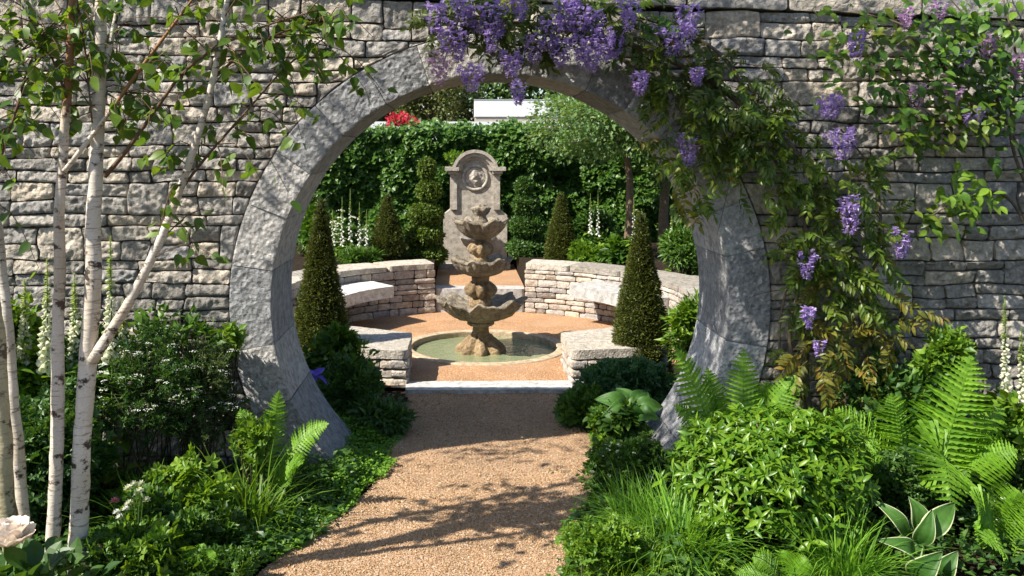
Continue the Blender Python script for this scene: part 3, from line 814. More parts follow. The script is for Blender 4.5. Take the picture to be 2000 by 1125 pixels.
def stems(base, C, rad, n, r_, rad0=.004):
    ps = []
    for k in range(n):
        d = norm(r_.normal(size=3)); d[2] = abs(d[2]); tip = np.asarray(C) + d * np.asarray(rad) * .8
        b = np.asarray(base) + np.r_[r_.normal(0, .25, 2) * np.asarray(rad)[:2], 0]; b[2] = base[2]
        m_ = (b + tip) / 2 + np.r_[r_.normal(0, .02, 2), .03]
        ps.append(tube([b, m_, tip], [rad0, rad0 * .5], 4, 6))
    return merge(ps)

SEED = [100]
def bush(name, label, cat, x0, y0, x1, y1, d, n, tm, size, mat, ry=None, ground=.0, group=None, stem=M_dstem, extra=None, **kw):
    SEED[0] += 1; r_ = np.random.default_rng(SEED[0])
    C = at((x0 + x1) / 2, (y0 + y1) / 2, d); rx = (x1 - x0) / 2 * d / F; rz = (y1 - y0) / 2 * d / F
    ry = ry or rx * .8
    if C[2] - rz < ground: 
        top = C[2] + rz; C[2] = (top + ground) / 2; rz = (top - ground) / 2
    o = root(name, label, cat, (C[0], C[1], ground), group)
    V, Fs = leaves_cloud(C, (rx, ry, rz), n, tm, size, SEED[0], zmin=ground + .005, **kw)
    add('foliage', V, Fs, LM[mat] if isinstance(mat, str) else mat, o, False, 'stuff')
    V, Fs = stems((C[0], C[1], ground - .01), C, (rx, ry, rz), 14, r_); add('stems', V, Fs, stem, o, True)
    return o, C, np.array([rx, ry, rz])

disc6 = (np.array([[0, 0, .1]] + [[math.cos(a), math.sin(a), 0] for a in np.arange(6) * PI / 3]), [np.array([[0, 1 + i, 1 + (i + 1) % 6] for i in range(6)])])
def umbels(o, C, rad, n, size, mat, seed, name='flower_head', dots=26, fl=.12):
    """flat heads of tiny flowers on thin stalks, spread over a plant's outside"""
    r_ = np.random.default_rng(seed)
    for k in range(n):
        d = norm(r_.normal(size=3)); d[1] = -abs(d[1]) * .8; d[2] = abs(d[2]) * r_.uniform(.1, 1.2) - .15; d = norm(d)
        p = C + d * rad * r_.uniform(.85, 1.12); s = size * r_.uniform(.6, 1.2)
        q = r_.normal(0, .42, (dots, 2)) * s
        pos = p + np.c_[q[:, 0], q[:, 1], -.35 * (q ** 2).sum(1) / s + r_.normal(0, .03, dots) * s]
        V, Fs = scatter(disc6, pos, frames(r_.normal(size=(dots, 3)) * .5 + [1, 0, 0], r_.normal(size=(dots, 3)) * .4 + [0, -.3, 1]), s * fl * r_.uniform(.7, 1.3, dots))
        t1 = tube([C + d * rad * .4 + [0, 0, -.03], p - [0, 0, .02], p], [.0016, .001], 4, 5)
        fh = add(name, V, Fs, mat, o, False)
        add('stalk', t1[0], t1[1], M_stem, fh)

def frond(parent, B, T, up, width, normal, mat, npin=30, name='frond', tip_droop=0.0, start=.1):
    B, T = np.asarray(B, float), np.asarray(T, float)
    Cn = (B + T) / 2 + np.asarray(up, float); n = npin + 1
    t = np.linspace(0, 1, n)[:, None]; P = (1 - t) ** 2 * B + 2 * t * (1 - t) * Cn + t * t * T
    P[:, 2] -= tip_droop * t[:, 0] ** 3
    Tn = norm(np.gradient(P, axis=0)); nr = norm(np.asarray(normal, float) - Tn * (Tn @ np.asarray(normal, float))[:, None])
    Sd = np.cross(Tn, nr)
    ts = np.linspace(start, .995, npin); pos = np.stack([np.interp(ts, t[:, 0], P[:, i]) for i in range(3)], -1)
    tn = norm(np.stack([np.interp(ts, t[:, 0], Tn[:, i]) for i in range(3)], -1)); sd = norm(np.stack([np.interp(ts, t[:, 0], Sd[:, i]) for i in range(3)], -1)); nn = np.cross(sd, tn)
    shp = np.sin(np.clip((ts - start * .6) / (1 - start * .6), 0, 1) ** .95 * PI) ** .75 * .94 + .04
    LP = np.linalg.norm(T - B); sp = LP / npin
    rows = []; k = 9                                       # toothed pinna template
    for i in range(k + 1):
        q = i / k; wq = (1 - q) ** .55 * (1.0 if i % 2 == 0 else .55); rows += [[-wq, q, .06 * wq], [0, q, -.1 * q * q], [wq, q, .06 * wq]]
    pv = np.array(rows); pf = []
    for i in range(k): a = 3 * i; pf += [[a, a + 1, a + 4, a + 3], [a + 1, a + 2, a + 5, a + 4]]
    g = G()
    for s in (-1, 1):
        dd = norm(sd * s + tn * .28 + nn * -.10 + rng.normal(0, .05, sd.shape)); ln = width * shp * rng.uniform(.92, 1.06, npin)
        V, Fs = scatter((pv, [np.array(pf)]), pos, frames(dd, nn + rng.normal(0, .12, nn.shape)), np.stack([np.full(npin, sp * .56), ln, ln], -1))
        g.put(V, *Fs)
    V, Fs = tube(P, [.0035, .001], 5, n); g.put(V, *Fs)
    V, Fs = g.out(); return add(name, V, Fs, mat, parent, False)

def fern(label, base, tips, d, mat='fern', gr=0.0):
    b = at(base[0], base[1], d); b0 = np.array([b[0], b[1], gr])
    o = root('fern', label, 'fern', b0)
    for (tx, ty, dd, wpx, upz, nrm) in tips:
        T = at(tx, ty, d + dd); frond(o, b0 + [rng.normal(0, .02), rng.normal(0, .02), max(b[2] - .12, .02) if False else .02], T, (0, -.02, upz), wpx * 1.22 * d / F, nrm, LM[mat], 27)
    return o

def grass(label, px, py, d, n, h, spread, mat='grass', gr=.0):
    b = at(px, py, d); b[2] = gr; r_ = np.random.default_rng(int(px * 7 + py))
    o = root('grass_tuft', label, 'grass', b)
    parts = []
    for bend, wd in ((.3, .012), (.7, .014), (1.1, .012), (1.5, .011)):
        k = n // 4; q = r_.normal(0, spread, (k, 2)); pos = np.c_[b[0] + q[:, 0], b[1] + q[:, 1], np.full(k, gr)]
        a = r_.uniform(0, 2 * PI, k); ln = norm(np.c_[q * 1.2 / spread + np.c_[np.cos(a), np.sin(a)], np.zeros(k)])
        up = norm(np.c_[r_.normal(0, .18, (k, 2)), np.ones(k)])
        x = norm(np.cross(ln, up)); y = np.cross(up, x); R_ = np.stack([x, y, up], -1)
        parts.append(scatter(L_blade(wd, bend), pos, R_, h * r_.uniform(.5, 1.15, k)))
    V, Fs = merge(parts); add('blades', V, Fs, LM[mat], o, False, 'stuff'); return o

def big_leaf(B, T, wd, nrm, cup=.14, edge=True):
    """a broad pointed leaf from B to T, cupped and ribbed; outermost strips take material 1"""
    B, T = np.asarray(B, float), np.asarray(T, float); L = np.linalg.norm(T - B); y = (T - B) / L
    x = norm(np.cross(y, nrm)); z = np.cross(x, y); V = []; nv = 12
    us = np.array([-1, -.9, -.6, -.3, 0, .3, .6, .9, 1])
    for i in range(nv + 1):
        t = i / nv; hw = wd * (math.sin(PI * min(1, t ** .72)) ** .8) * (1 - .15 * t)
        for u in us:
            V.append(B + y * L * t + x * (u * hw) + z * (cup * wd * (u * u) + .25 * L * math.sin(PI * t) - .22 * L * t * t + .05 * wd * math.cos(u * 14)))
    m_ = len(us); f, mi = [], []
    for i in range(nv):
        for j in range(m_ - 1):
            a = i * m_ + j; f.append([a, a + 1, a + m_ + 1, a + m_]); mi.append(1 if edge and j in (0, m_ - 2) else 0)
    return np.array(V), [np.array(f)], mi
def hosta(label, base, lv, d, mats, edge=True):
    b = at(base[0], base[1], d); b[2] = .0; o = root('hosta', label, 'hosta', b)
    for (bx, by, tx, ty, w_, dd) in lv:
        B = at(bx, by, d + dd * .4); T = at(tx, ty, d + dd)
        V, Fs, mi = big_leaf(B, T, w_ * d / F, norm(np.array([rng.normal(0, .2), -.75, .7])), edge=edge)
        lf = add('leaf', V, Fs, mats, o, True, matidx=mi if edge else None)
        V, Fs = tube([b, (b + B) / 2 + [0, 0, .02], B], [.005, .003], 5, 6); add('leaf_stalk', V, Fs, M_stem, lf)
    return o

bell_T = lathe([(.10, 0), (.32, .15), (.40, .55), (.40, .8), (.52, 1.0)], (0, 0, 0), 8, sub=1, cap=False)
bell_me = {}
def foxglove(label, px, ptop, pbot_fl, d, gr=.0, mat=P_cream, group='white foxglove spires', sc=1.0, lean=0.0, leaves=True, bells=26):
    top = at(px, ptop, d); low = at(px, pbot_fl, d); b = np.array([top[0] - lean, top[1], gr])
    o = root('foxglove', label, 'foxglove', b, group); r_ = np.random.default_rng(int(px * 3 + ptop))
    V, Fs = tube([b, (b + top) / 2 + [.01, 0, 0], top], [.006, .002], 6, 10); add('stem', V, Fs, M_stem, o, True)
    H = top[2] - low[2]
    if mat.name not in bell_me:
        v = bell_T[0][:, [0, 2, 1]].copy(); bell_me[mat.name] = mkmesh('bell', v, bell_T[1], mat, True)
    g = []
    for k in range(bells):
        t = (k + .5) / bells; z_ = low[2] + t * H * .66; a = k * 2.4 + r_.normal(0, .3)
        p = np.array([b[0] + (top[0] - b[0]) * (z_ - gr) / (top[2] - gr), top[1], z_])
        dv = norm(np.array([math.cos(a), math.sin(a) - .35, -.55 - .4 * (1 - t)])); s = sc * .042 * (1 - .65 * t) * r_.uniform(.85, 1.1)
        R_ = frames(dv[None], np.array([[0, 0, 1.]]))[0]
        place('flower', bell_me[mat.name], o, p + dv * .006, R_, s)
    n = 150; t = r_.random(n); z_ = low[2] + H * (.55 + .46 * t); a = r_.uniform(0, 2 * PI, n)
    dv = np.c_[np.cos(a), np.sin(a), np.full(n, .35)]; pos = np.c_[np.full(n, top[0]), np.full(n, top[1]), z_] 
    V, Fs = scatter(LT['simple'], pos, frames(dv, np.tile([0, 0, 1.], (n, 1))), sc * (.032 - .022 * t)); add('buds', V, Fs, P_lime, o, False, 'stuff')
    if leaves:
        n = 26; a = r_.uniform(0, 2 * PI, n); z_ = gr + (low[2] - gr) * r_.random(n) ** 1.3; dv = np.c_[np.cos(a), np.sin(a), r_.uniform(.1, .6, n)]
        V, Fs = scatter(L_mid(.22, .06, .4), np.c_[np.full(n, b[0]), np.full(n, b[1]), z_], frames(dv, np.tile([0, 0, 1.], (n, 1))), r_.uniform(.10, .2, n) * sc)
        add('stem_leaves', V, Fs, LM['bright'], o, False, 'stuff')
    return o

def topiary_cone(label, px, ptop, pbot, wpx, d, n, size, gr=0.0, mat='yew', seed=0):
    top = at(px, ptop, d); b = np.array([top[0], top[1], gr]); H = top[2] - gr; R0 = wpx / 2 * d / F
    o = root('topiary_cone', label, 'topiary', b, 'clipped yew cones'); r_ = np.random.default_rng(seed + 77)
    t = 1 - np.sqrt(r_.random(n)) * .995; a = r_.uniform(0, 2 * PI, n)
    prof = lambda t: R0 * (1 - t) ** .82 * (1 + .12 * np.sin(t * 5)) + .012
    nz = vnoise(np.c_[np.cos(a) * 3, np.sin(a) * 3, t * 9], seed) * .11 + vnoise(np.c_[np.cos(a) * 9, np.sin(a) * 9, t * 26], seed + 1) * .09 + (r_.random(n) < .03) * r_.random(n) * .16
    rr = prof(t) * (.93 + nz + r_.normal(0, .05, n)); pos = np.c_[b[0] + rr * np.cos(a), b[1] + rr * np.sin(a), gr + t * H]
    outv = np.c_[np.cos(a), np.sin(a), np.full(n, .45)]
    V, Fs = scatter(LT['needle'], pos, frames(outv + r_.normal(0, .6, (n, 3)), r_.normal(0, .6, (n, 3)) + [0, 0, 1]), size * r_.uniform(.6, 1.3, n))
    add('foliage', V, Fs, LM[mat], o, False, 'stuff')
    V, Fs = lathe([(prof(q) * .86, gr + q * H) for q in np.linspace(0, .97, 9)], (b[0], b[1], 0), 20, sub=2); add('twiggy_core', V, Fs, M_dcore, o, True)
    V, Fs = tube([b - [0, 0, .03], b + [0, 0, H * .3]], [.02, .015], 6, 4); add('trunk', V, Fs, M_trunk, o)
    return o
M_dcore = plain('shaded_twigs', (.016, .022, .008), .95, .05, .01, 60, .5)  # near-black colour carries the shade inside clipped foliage

# ------------------------------------------------------------------ behind the gate: hedge, trees, pavilion
def hedge():
    o = root('hedge', 'tall dense green leafy hedge screening the back of the courtyard', 'hedge', (0.2, 13, .4))
    n = 64000; x = rng.uniform(-4.2, 4.6, n); top = 2.02 + .06 * vnoise(np.c_[x * 1.6, x * 0, x * 0], 2) + .05 * vnoise(np.c_[x * 6, x * 0, x * 0], 3)
    onf = rng.random(n) < .82; z = np.where(onf, .3 + rng.random(n) * (top - .3), top + rng.normal(0, .05, n))
    bul = .16 * vnoise(np.c_[x * 1.5, z * 1.5, z * 0], 4) + .12 * vnoise(np.c_[x * 3.7, z * 3.7, z * 0], 5) + .06 * vnoise(np.c_[x * 9, z * 9, z * 0], 7)
    y = np.where(onf, 12.45 - bul + np.abs(rng.normal(0, .07, n)), rng.uniform(12.4, 13.3, n))
    dv = np.c_[rng.normal(0, .6, n), -rng.random(n) - .2, rng.normal(-.35, .4, n)]; nn = np.c_[rng.normal(0, .5, n), -rng.random(n) - .1, rng.random(n) + .25]
    V, Fs = scatter(LT['round'], np.c_[x, y, z], frames(dv, nn), .075 * rng.uniform(.6, 1.3, n)); add('foliage', V, Fs, LM['hedge'], o, False, 'stuff')
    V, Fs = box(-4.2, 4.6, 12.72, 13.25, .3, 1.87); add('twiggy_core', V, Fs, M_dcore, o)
hedge()
M_white = plain('white_paint', (.75, .76, .78), .6, .3, 0, 8, .04)
M_beige = plain('beige_render', (.50, .44, .36), .8, .2, 0, 8, .06)
V, Fs = box(-2.2, 5.2, 14.55, 14.75, .0, 2.19); tag(add('boundary_wall', V, Fs, M_white), 'long white painted boundary wall just visible above the hedge', 'wall')
pv = root('pavilion', 'flat-roofed pavilion with plain white fascia seen above the hedge', 'pavilion', (1.0, 17.5, 0))
V, Fs = box(.05, 3.0, 16.0, 19.5, 2.325, 2.61); add('roof_fascia', V, Fs, M_white, pv)
V, Fs = box(.06, 2.98, 16.02, 19.4, .0, 2.323); add('wall', V, Fs, M_beige, pv)
V, Fs = box(.045, 3.005, 15.995, 19.505, 2.612, 2.632); add('roof', V, Fs, plain('roof_edge', (.35, .36, .38), .6), pv)

def tree(label, x, y, h, crown, n, size, mat, trunk=M_trunk, gr=0.0, group='trees behind the hedge', tr=.12, clumps=40, spread=.4, tm='simple'):
    o = root('tree', label, 'tree', (x, y, gr), group); r_ = np.random.default_rng(int(abs(x * 131 + y * 17)))
    C = np.array([x + crown[3], y, crown[1]])
    V, Fs = tube([(x, y, gr - .05), (x + .03, y, (gr + crown[1]) / 2), (C[0], C[1], crown[1] + crown[2] * .5)], [tr, tr * .75, tr * .3], 10, 14, .12); add('trunk', V, Fs, trunk, o, True)
    ps = []
    for k in range(14):
        d = norm(r_.normal(size=3)); d[2] = abs(d[2]) * .7; s = np.array([x + (C[0] - x) * .8, y, crown[1] - crown[2] * r_.uniform(0, .7)])
        ps.append(tube([s, s + d * np.array([crown[0], crown[0], crown[2]]) * .5 + [0, 0, .05], s + d * np.array([crown[0], crown[0], crown[2]]) * .95], [tr * .35, tr * .1], 5, 8))
    V, Fs = merge(ps); add('limbs', V, Fs, trunk, o, True)
    V, Fs = leaves_cloud(C, (crown[0], crown[0], crown[2]), n, tm, size, int(x * 10 + 500), clumps=clumps, spread=spread, up=.6, droop=.15); add('crown', V, Fs, LM[mat], o, False, 'stuff')
    return o
tree('dark green bushy tree left of the white pavilion', -2.3, 18.5, 5, (1.9, 2.9, 2.0, 0), 9000, .15, 'far')
tree('olive grey rounded tree beside the white pavilion', -.75, 17.2, 4, (.95, 2.6, 1.2, 0), 8000, .085, 'olive')
tree('tall dark tree rising behind the white pavilion', 1.2, 21.5, 7, (2.6, 4.2, 2.6, 0), 10000, .17, 'far')
tree('broad dark tree at the far right behind the hedge', 5.0, 20, 7, (2.8, 3.4, 2.8, 0), 9000, .17, 'far')
tree('broad dark tree at the far left behind the hedge', -6.0, 20, 7, (2.8, 3.2, 2.8, 0), 9000, .17, 'far')
tree('slim brown-trunked tree with pale green leaves inside the courtyard bed', 1.75, 10.6, 3, (1.2, 2.12, .62, -.1), 15000, .058, 'treeleaf', gr=.46, tr=.058, clumps=46, spread=.36, group='trees behind the hedge')
tree('dark slender tree behind the right yew cone', 2.3, 11.2, 3, (.9, 2.0, .7, .2), 5000, .06, 'mid', gr=.46, tr=.07, group='trees behind the hedge')
o = root('azalea', 'bright red flowering azalea peeping over the hedge top', 'shrub', (-1.12, 14.3, 0))
C = at(785, 236, 14.3)
V, Fs = leaves_cloud(C, (.30, .22, .17), 900, 'round', .05, 5, clumps=9); add('blossom', V, Fs, P_red, o, False, 'stuff')
V, Fs = leaves_cloud(C - [0, 0, .25], (.4, .22, .35), 900, 'simple', .06, 6); add('foliage', V, Fs, LM['mid'], o, False, 'stuff')
V, Fs = stems((-1.12, 14.3, 0), C, (.3, .2, .2), 8, rng, .01); add('stems', V, Fs, M_trunk, o)

# topiary
topiary_cone('large dark yew cone inside the gate on the left', 627, 385, 690, 112, 6.75, 26000, .026, .0, seed=1)
topiary_cone('large sunlit yew cone inside the gate on the right', 1252, 410, 690, 108, 6.75, 26000, .026, .0, seed=2)
topiary_cone('small dark yew cone behind the shaded curved wall', 757, 378, 515, 68, 10.4, 12000, .028, .46, seed=3)
topiary_cone('small yew cone behind the sunlit curved wall', 1096, 375, 515, 58, 10.4, 12000, .028, .46, seed=4)
def cloud_topiary(label, balls, d, gr, seed, mat='box'):
    b = at(balls[0][0], balls[0][1], d); o = root('cloud_topiary', label, 'topiary', (b[0], d, gr), 'tiered clipped box topiaries')
    r_ = np.random.default_rng(seed); top = at(balls[-1][0], balls[-1][1], d)
    V, Fs = tube([(b[0], d, gr - .03), (b + top) / 2, top], [.03, .012], 7, 8); add('trunk', V, Fs, M_trunk, o)
    for (px, py, w_, h_) in balls:
        c_ = at(px, py, d); rx, rz = w_ / 2 * d / F, h_ / 2 * d / F; n = int(2600 * (w_ / 70) ** 1.5)
        q = norm(r_.normal(size=(n, 3))); rr = (.93 + .05 * r_.normal(size=n) + .07 * vnoise(q * 3.2, seed))[:, None]
        V, Fs = scatter(LT['tiny'], c_ + q * rr * [rx, rx, rz], frames(q + r_.normal(0, .7, (n, 3)), q + r_.normal(0, .5, (n, 3))), .032 * r_.uniform(.6, 1.3, n))
        tier = add('tier', V, Fs, LM[mat], o)
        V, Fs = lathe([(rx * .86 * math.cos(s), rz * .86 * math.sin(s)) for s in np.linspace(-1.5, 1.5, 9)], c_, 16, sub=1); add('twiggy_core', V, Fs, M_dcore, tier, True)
cloud_topiary('tiered box topiary with rounded cushions left of the plaque', [(832, 497, 82, 38), (826, 460, 78, 46), (832, 418, 66, 46), (838, 372, 48, 44), (834, 330, 34, 44)], 10.7, .46, 3)
cloud_topiary('tiered box topiary with rounded cushions right of the plaque', [(1032, 485, 84, 48), (1030, 440, 72, 46), (1026, 400, 50, 44), (1024, 364, 36, 36)], 10.9, .46, 4, 'dark')

# beds behind the curved walls
o, C, rd = bush('cottage_perennial', 'white and green airy perennials beside the left yew cone', 'plant', 635, 440, 720, 525, 10.2, 2400, 'narrow', .07, 'mid', ground=.46)
umbels(o, C + [0, 0, .08], rd * [1, 1, 1.5], 30, .06, P_cream, 15, dots=16, fl=.13)
bush('iris_clump', 'strappy green clump on top of the shaded curved wall', 'plant', 660, 485, 740, 525, 9.7, 1500, L_simple(.08, .03, .3), .10, 'mid', ground=.46, up=1.6)
bush('hellebore', 'leafy light green clump on top of the sunlit curved wall', 'plant', 1110, 480, 1185, 530, 10.0, 1400, 'lobed', .09, 'bright', ground=.46)
bush('hellebore', 'leafy clump between the sunlit wall and the slim tree', 'plant', 1180, 478, 1240, 535, 9.6, 1200, 'mid', .11, 'mid', ground=.46)
bush('shade_shrub', 'dark shrub at the foot of the hedge right of the small cone', 'shrub', 1120, 420, 1220, 520, 11.2, 3000, 'simple', .08, 'dark', ground=.46)
bush('shade_shrub', 'dark shrub below the plaque on its right', 'shrub', 990, 440, 1075, 520, 11.4, 2600, 'simple', .08, 'dark', ground=.46)
bush('shade_shrub', 'dark shrub at the foot of the hedge on the far left', 'shrub', 560, 400, 680, 540, 10.8, 3500, 'simple', .08, 'mid', ground=.46)
bush('fern_shrub', 'bright ferny shrub behind the right edge of the gate', 'shrub', 1290, 440, 1400, 560, 8.9, 4200, 'narrow', .085, 'mid', ground=.46)
bush('ferny_plant', 'bright feathery plant between the right cone and the gate', 'plant', 1310, 590, 1400, 690, 6.3, 1500, 'narrow', .08, 'bright')
bush('moss_crown', 'small trailing plant on the left shoulder of the plaque', 'plant', 868, 296, 912, 328, 11.25, 500, 'simple', .04, 'bright', ground=1.52, ry=.1)
fx = [(668, 385, 480), (684, 370, 470), (702, 395, 480), (650, 410, 485), (716, 410, 490), (1153, 378, 455), (1168, 370, 460), (1238, 385, 470), (1330, 410, 500), (1348, 420, 505), (1312, 405, 490)]
fxl = ['second white spire from the left cone, behind shaded wall', 'tallest white spire beside the left yew cone', 'white spire on the right of the group by the left cone', 'white spire hard against the left yew cone', 'short white spire next to the small dark cone',
       'left one of two white spires behind the sunlit wall', 'right one of two white spires behind the sunlit wall', 'white spire between slim trunk and right yew cone', 'middle white spire beyond the right yew cone', 'white spire closest to the right gate edge', 'white spire just right of the right yew cone']
for k, ((px, pt, pb), lb) in enumerate(zip(fx, fxl)):
    foxglove(lb, px, pt, pb, 9.95 if px < 800 else (10.3 if px < 1200 else 8.95), .46, P_white, 'white flower spires behind the courtyard walls', .66, bells=18, leaves=True)

# ------------------------------------------------------------------ plants under the gate
bush('geranium', 'dark green leafy clump under the gate on the left', 'plant', 615, 705, 745, 870, 5.75, 3600, 'lobed', .058, 'dark', clumps=26)
bush('geranium', 'leafy clump at the foot of the left yew cone', 'plant', 590, 640, 720, 770, 6.15, 2600, 'simple', .06, 'mid', clumps=20)
bush('fern_foliage', 'dark low feathery plant beside the left gate foot', 'plant', 690, 785, 800, 880, 5.5, 2200, 'narrow', .06, 'dark')
bush('geranium', 'dark bluish leafy mound under the gate on the right', 'plant', 1150, 700, 1320, 840, 5.9, 4400, 'lobed', .058, 'blue', clumps=30)
bush('geranium', 'low green mound along the right path edge under the gate', 'plant', 1100, 765, 1220, 855, 5.6, 2400, 'simple', .06, 'mid', clumps=20)
bush('lime_plant', 'yellow-green low plant beside the path under the gate', 'plant', 1150, 800, 1215, 880, 5.2, 700, 'simple', .05, 'bright')
hosta('plain green hosta under the right side of the gate', (1235, 830), [(1225, 800, 1165, 775, 22, 0), (1230, 795, 1205, 755, 20, .1), (1240, 795, 1265, 762, 22, .08), (1240, 805, 1295, 790, 22, 0), (1228, 808, 1175, 815, 22, -.1), (1236, 810, 1240, 790, 24, -.1), (1242, 812, 1285, 815, 20, -.12), (1225, 800, 1190, 800, 20, -.12)], 5.25, [M_hosta], False)
bush('hosta_seedling', 'small leafy plants crowding the base of the plain green hosta', 'plant', 1150, 785, 1255, 855, 5.25, 800, 'mid', .06, 'mid', clumps=16)
o = root('iris', 'blue-violet iris bloom against the left inside of the gate', 'iris', (*at(617, 735, 5.45)[:2], 0))
ip = at(617, 735, 5.45)
for k in range(6):
    a = k * PI / 3; dv = norm(np.array([math.cos(a), math.sin(a), .9 if k % 2 else -.35]))
    V, Fs = scatter(L_mid(.42, .12, .35), ip[None], frames(dv[None], np.array([[0, 0, 1.]])), [.085]); add('petal', V, Fs, P_iris, o, True)
V, Fs = tube([(ip[0], ip[1], 0), ip], [.005, .004], 6, 5); add('stem', V, Fs, M_stem, o)

# ------------------------------------------------------------------ left bed
for (px, pt, pb, d, lb, ln) in [(215, 462, 700, 4.3, 'tallest cream foxglove, right of the forked birch stem', .0), (92, 508, 720, 4.25, 'cream foxglove just left of the slender birch stem', .02),
                            (145, 535, 720, 4.35, 'cream foxglove between the two main birch stems', -.01), (48, 545, 700, 4.3, 'cream foxglove near the left birch edge of the bed', .0),
                            (240, 590, 720, 4.4, 'shorter cream foxglove against the wall right of the birches', .0), (15, 560, 720, 4.2, 'cream foxglove at the extreme left of the bed', .0)]:
    foxglove(lb, px, pt, pb, d, 0.0, P_cream, 'cream foxgloves under the birches', 1.0, ln, bells=34)
o, C, rd = bush('cow_parsley', 'dark-leaved cow parsley with white umbels by the left wall', 'plant', 190, 640, 390, 880, 4.3, 1500, 'cut', .045, 'dark', clumps=50, spread=.24)
umbels(o, C, rd, 34, .032, P_white, 1, dots=20, fl=.08)
o, C, rd = bush('cow_parsley', 'airy dark cow parsley right against the gate stones', 'plant', 330, 650, 470, 900, 4.42, 1300, 'cut', .04, 'purple', clumps=44, spread=.24)
umbels(o, C, rd, 28, .03, P_white, 2, dots=20, fl=.08)
bush('climbing_rose', 'small light green climber against the left gate jamb', 'plant', 425, 640, 475, 700, 4.6, 420, 'simple', .045, 'bright', ground=.3)
bush('rose_bush', 'green rose bush along the wall behind the birches', 'shrub', 120, 640, 260, 800, 4.45, 2600, 'simple', .05, 'mid', clumps=20)
bush('lime_shrub', 'bright yellow-green shrub at the left wall edge', 'shrub', -60, 570, 110, 860, 4.4, 3600, 'simple', .06, 'bright', clumps=26)
bush('undergrowth', 'dark leafy undergrowth behind the birch bases', 'plant', -60, 760, 200, 1080, 4.0, 4000, 'lobed', .055, 'dark', clumps=30)
bush('euphorbia', 'bright lime stems and leaves before the left gate foot', 'plant', 450, 800, 545, 930, 4.3, 620, 'simple', .045, 'bright', clumps=30, spread=.22)
bush('geranium', 'broad leafy geranium clump in the middle of the left bed', 'plant', 215, 960, 420, 1110, 3.75, 2600, 'lobed', .048, 'mid', clumps=50, spread=.24)
bush('geranium', 'leafy green clump left of the curving path edge', 'plant', 360, 985, 490, 1100, 3.85, 1500, 'simple', .042, 'mid', clumps=50, spread=.24)
bush('geranium', 'low leafy clump at the bottom left corner of the bed', 'plant', 120, 1040, 340, 1150, 3.45, 2200, 'lobed', .05, 'mid', clumps=26)
bush('geranium', 'low bright clump beside the near left path edge', 'plant', 330, 1075, 500, 1150, 3.5, 2400, 'lobed', .040, 'mid', clumps=26)
fern('pinnate-leaved fern leaning over the left gate foot', (520, 880), [(640, 828, -.1, 26, .16, (0, -.7, .7)), (545, 765, 0, 24, .1, (.3, -.9, .3)), (590, 905, -.15, 30, .14, (0, -.6, .8)), (470, 800, 0, 28, .12, (-.3, -.9, .3))], 4.35)
fern('small bright fern at the bottom of the left bed', (395, 1130), [(370, 1075, 0, 22, .06, (0, -.8, .6)), (420, 1080, 0, 22, .06, (0, -.8, .6)), (345, 1110, 0, 20, .06, (0, -.6, .8)), (440, 1112, 0, 20, .05, (0, -.6, .8)), (398, 1062, .05, 20, .06, (0, -.9, .4))], 3.45)
grass('fine grass tuft among the dark undergrowth of the left bed', 300, 960, 4.0, 240, .30, .07, 'grass')
grass('thin upright stalks of grass before the left gate foot', 480, 960, 4.1, 160, .38, .07, 'bright')

bush('perennial', 'loose sprigs of lit leaves above the middle of the left bed', 'plant', 220, 900, 460, 1020, 4.0, 330, 'lobed', .065, 'bright', clumps=40, spread=.2)
bush('perennial', 'loose broad-leaved sprigs near the bottom of the left bed', 'plant', 170, 1020, 400, 1130, 3.5, 330, 'lobed', .07, 'bright', clumps=40, spread=.2)
bush('perennial', 'tall loose sprigs against the wall behind the cow parsley', 'plant', 250, 600, 440, 760, 4.58, 520, 'simple', .055, 'mid', clumps=36, spread=.2, ground=.0)
def astrantia(label, px, py, d, mat, size=.022, gr=0.0, heads=1, cat='flower', name='astrantia'):
    p = at(px, py, d); o = root(name, label, cat, (p[0], p[1], gr)); r_ = np.random.default_rng(int(px + py))
    for k in range(heads):
        q = p + (r_.normal(0, .03, 3) if k else 0)
        n = 22; a = np.arange(n) * 2.39996; rr = np.sqrt(np.arange(n) / n)
        dv = np.c_[np.cos(a) * rr, np.sin(a) * rr, 1.1 - rr]; V, Fs = scatter(LT['simple'], np.repeat(q[None], n, 0), frames(dv, np.c_[-np.cos(a), -np.sin(a), np.full(n, .6)]), size)
        fl = add('flower_head', V, Fs, mat, o)
        V, Fs = tube([(p[0] + r_.normal(0, .01), p[1], gr), (p + q) / 2 - [0, 0, .03], q], [.0022, .0014], 5, 8); add('stalk', V, Fs, M_stem, fl)
astrantia('pale pink flower head standing above the left bed greenery', 224, 980, 3.6, P_pink, .022)
astrantia('pair of dusky pink flowers low beside the forked birch', 205, 1076, 3.4, P_pink, .02, heads=2)
astrantia('pink flower at the very bottom beside the birch base', 168, 1108, 3.3, P_pink, .022)
astrantia('cluster of greenish white flowers in the left bed', 272, 960, 3.6, P_cream, .02, heads=6)
astrantia('small white flowers on thin stalks left of centre', 245, 995, 3.55, P_white, .017, heads=3)
pe = root('peony', 'large cream-white peony bloom at the bottom left corner', 'peony', (*at(20, 1065, 2.9)[:2], 0))
pc = at(18, 1068, 2.9)
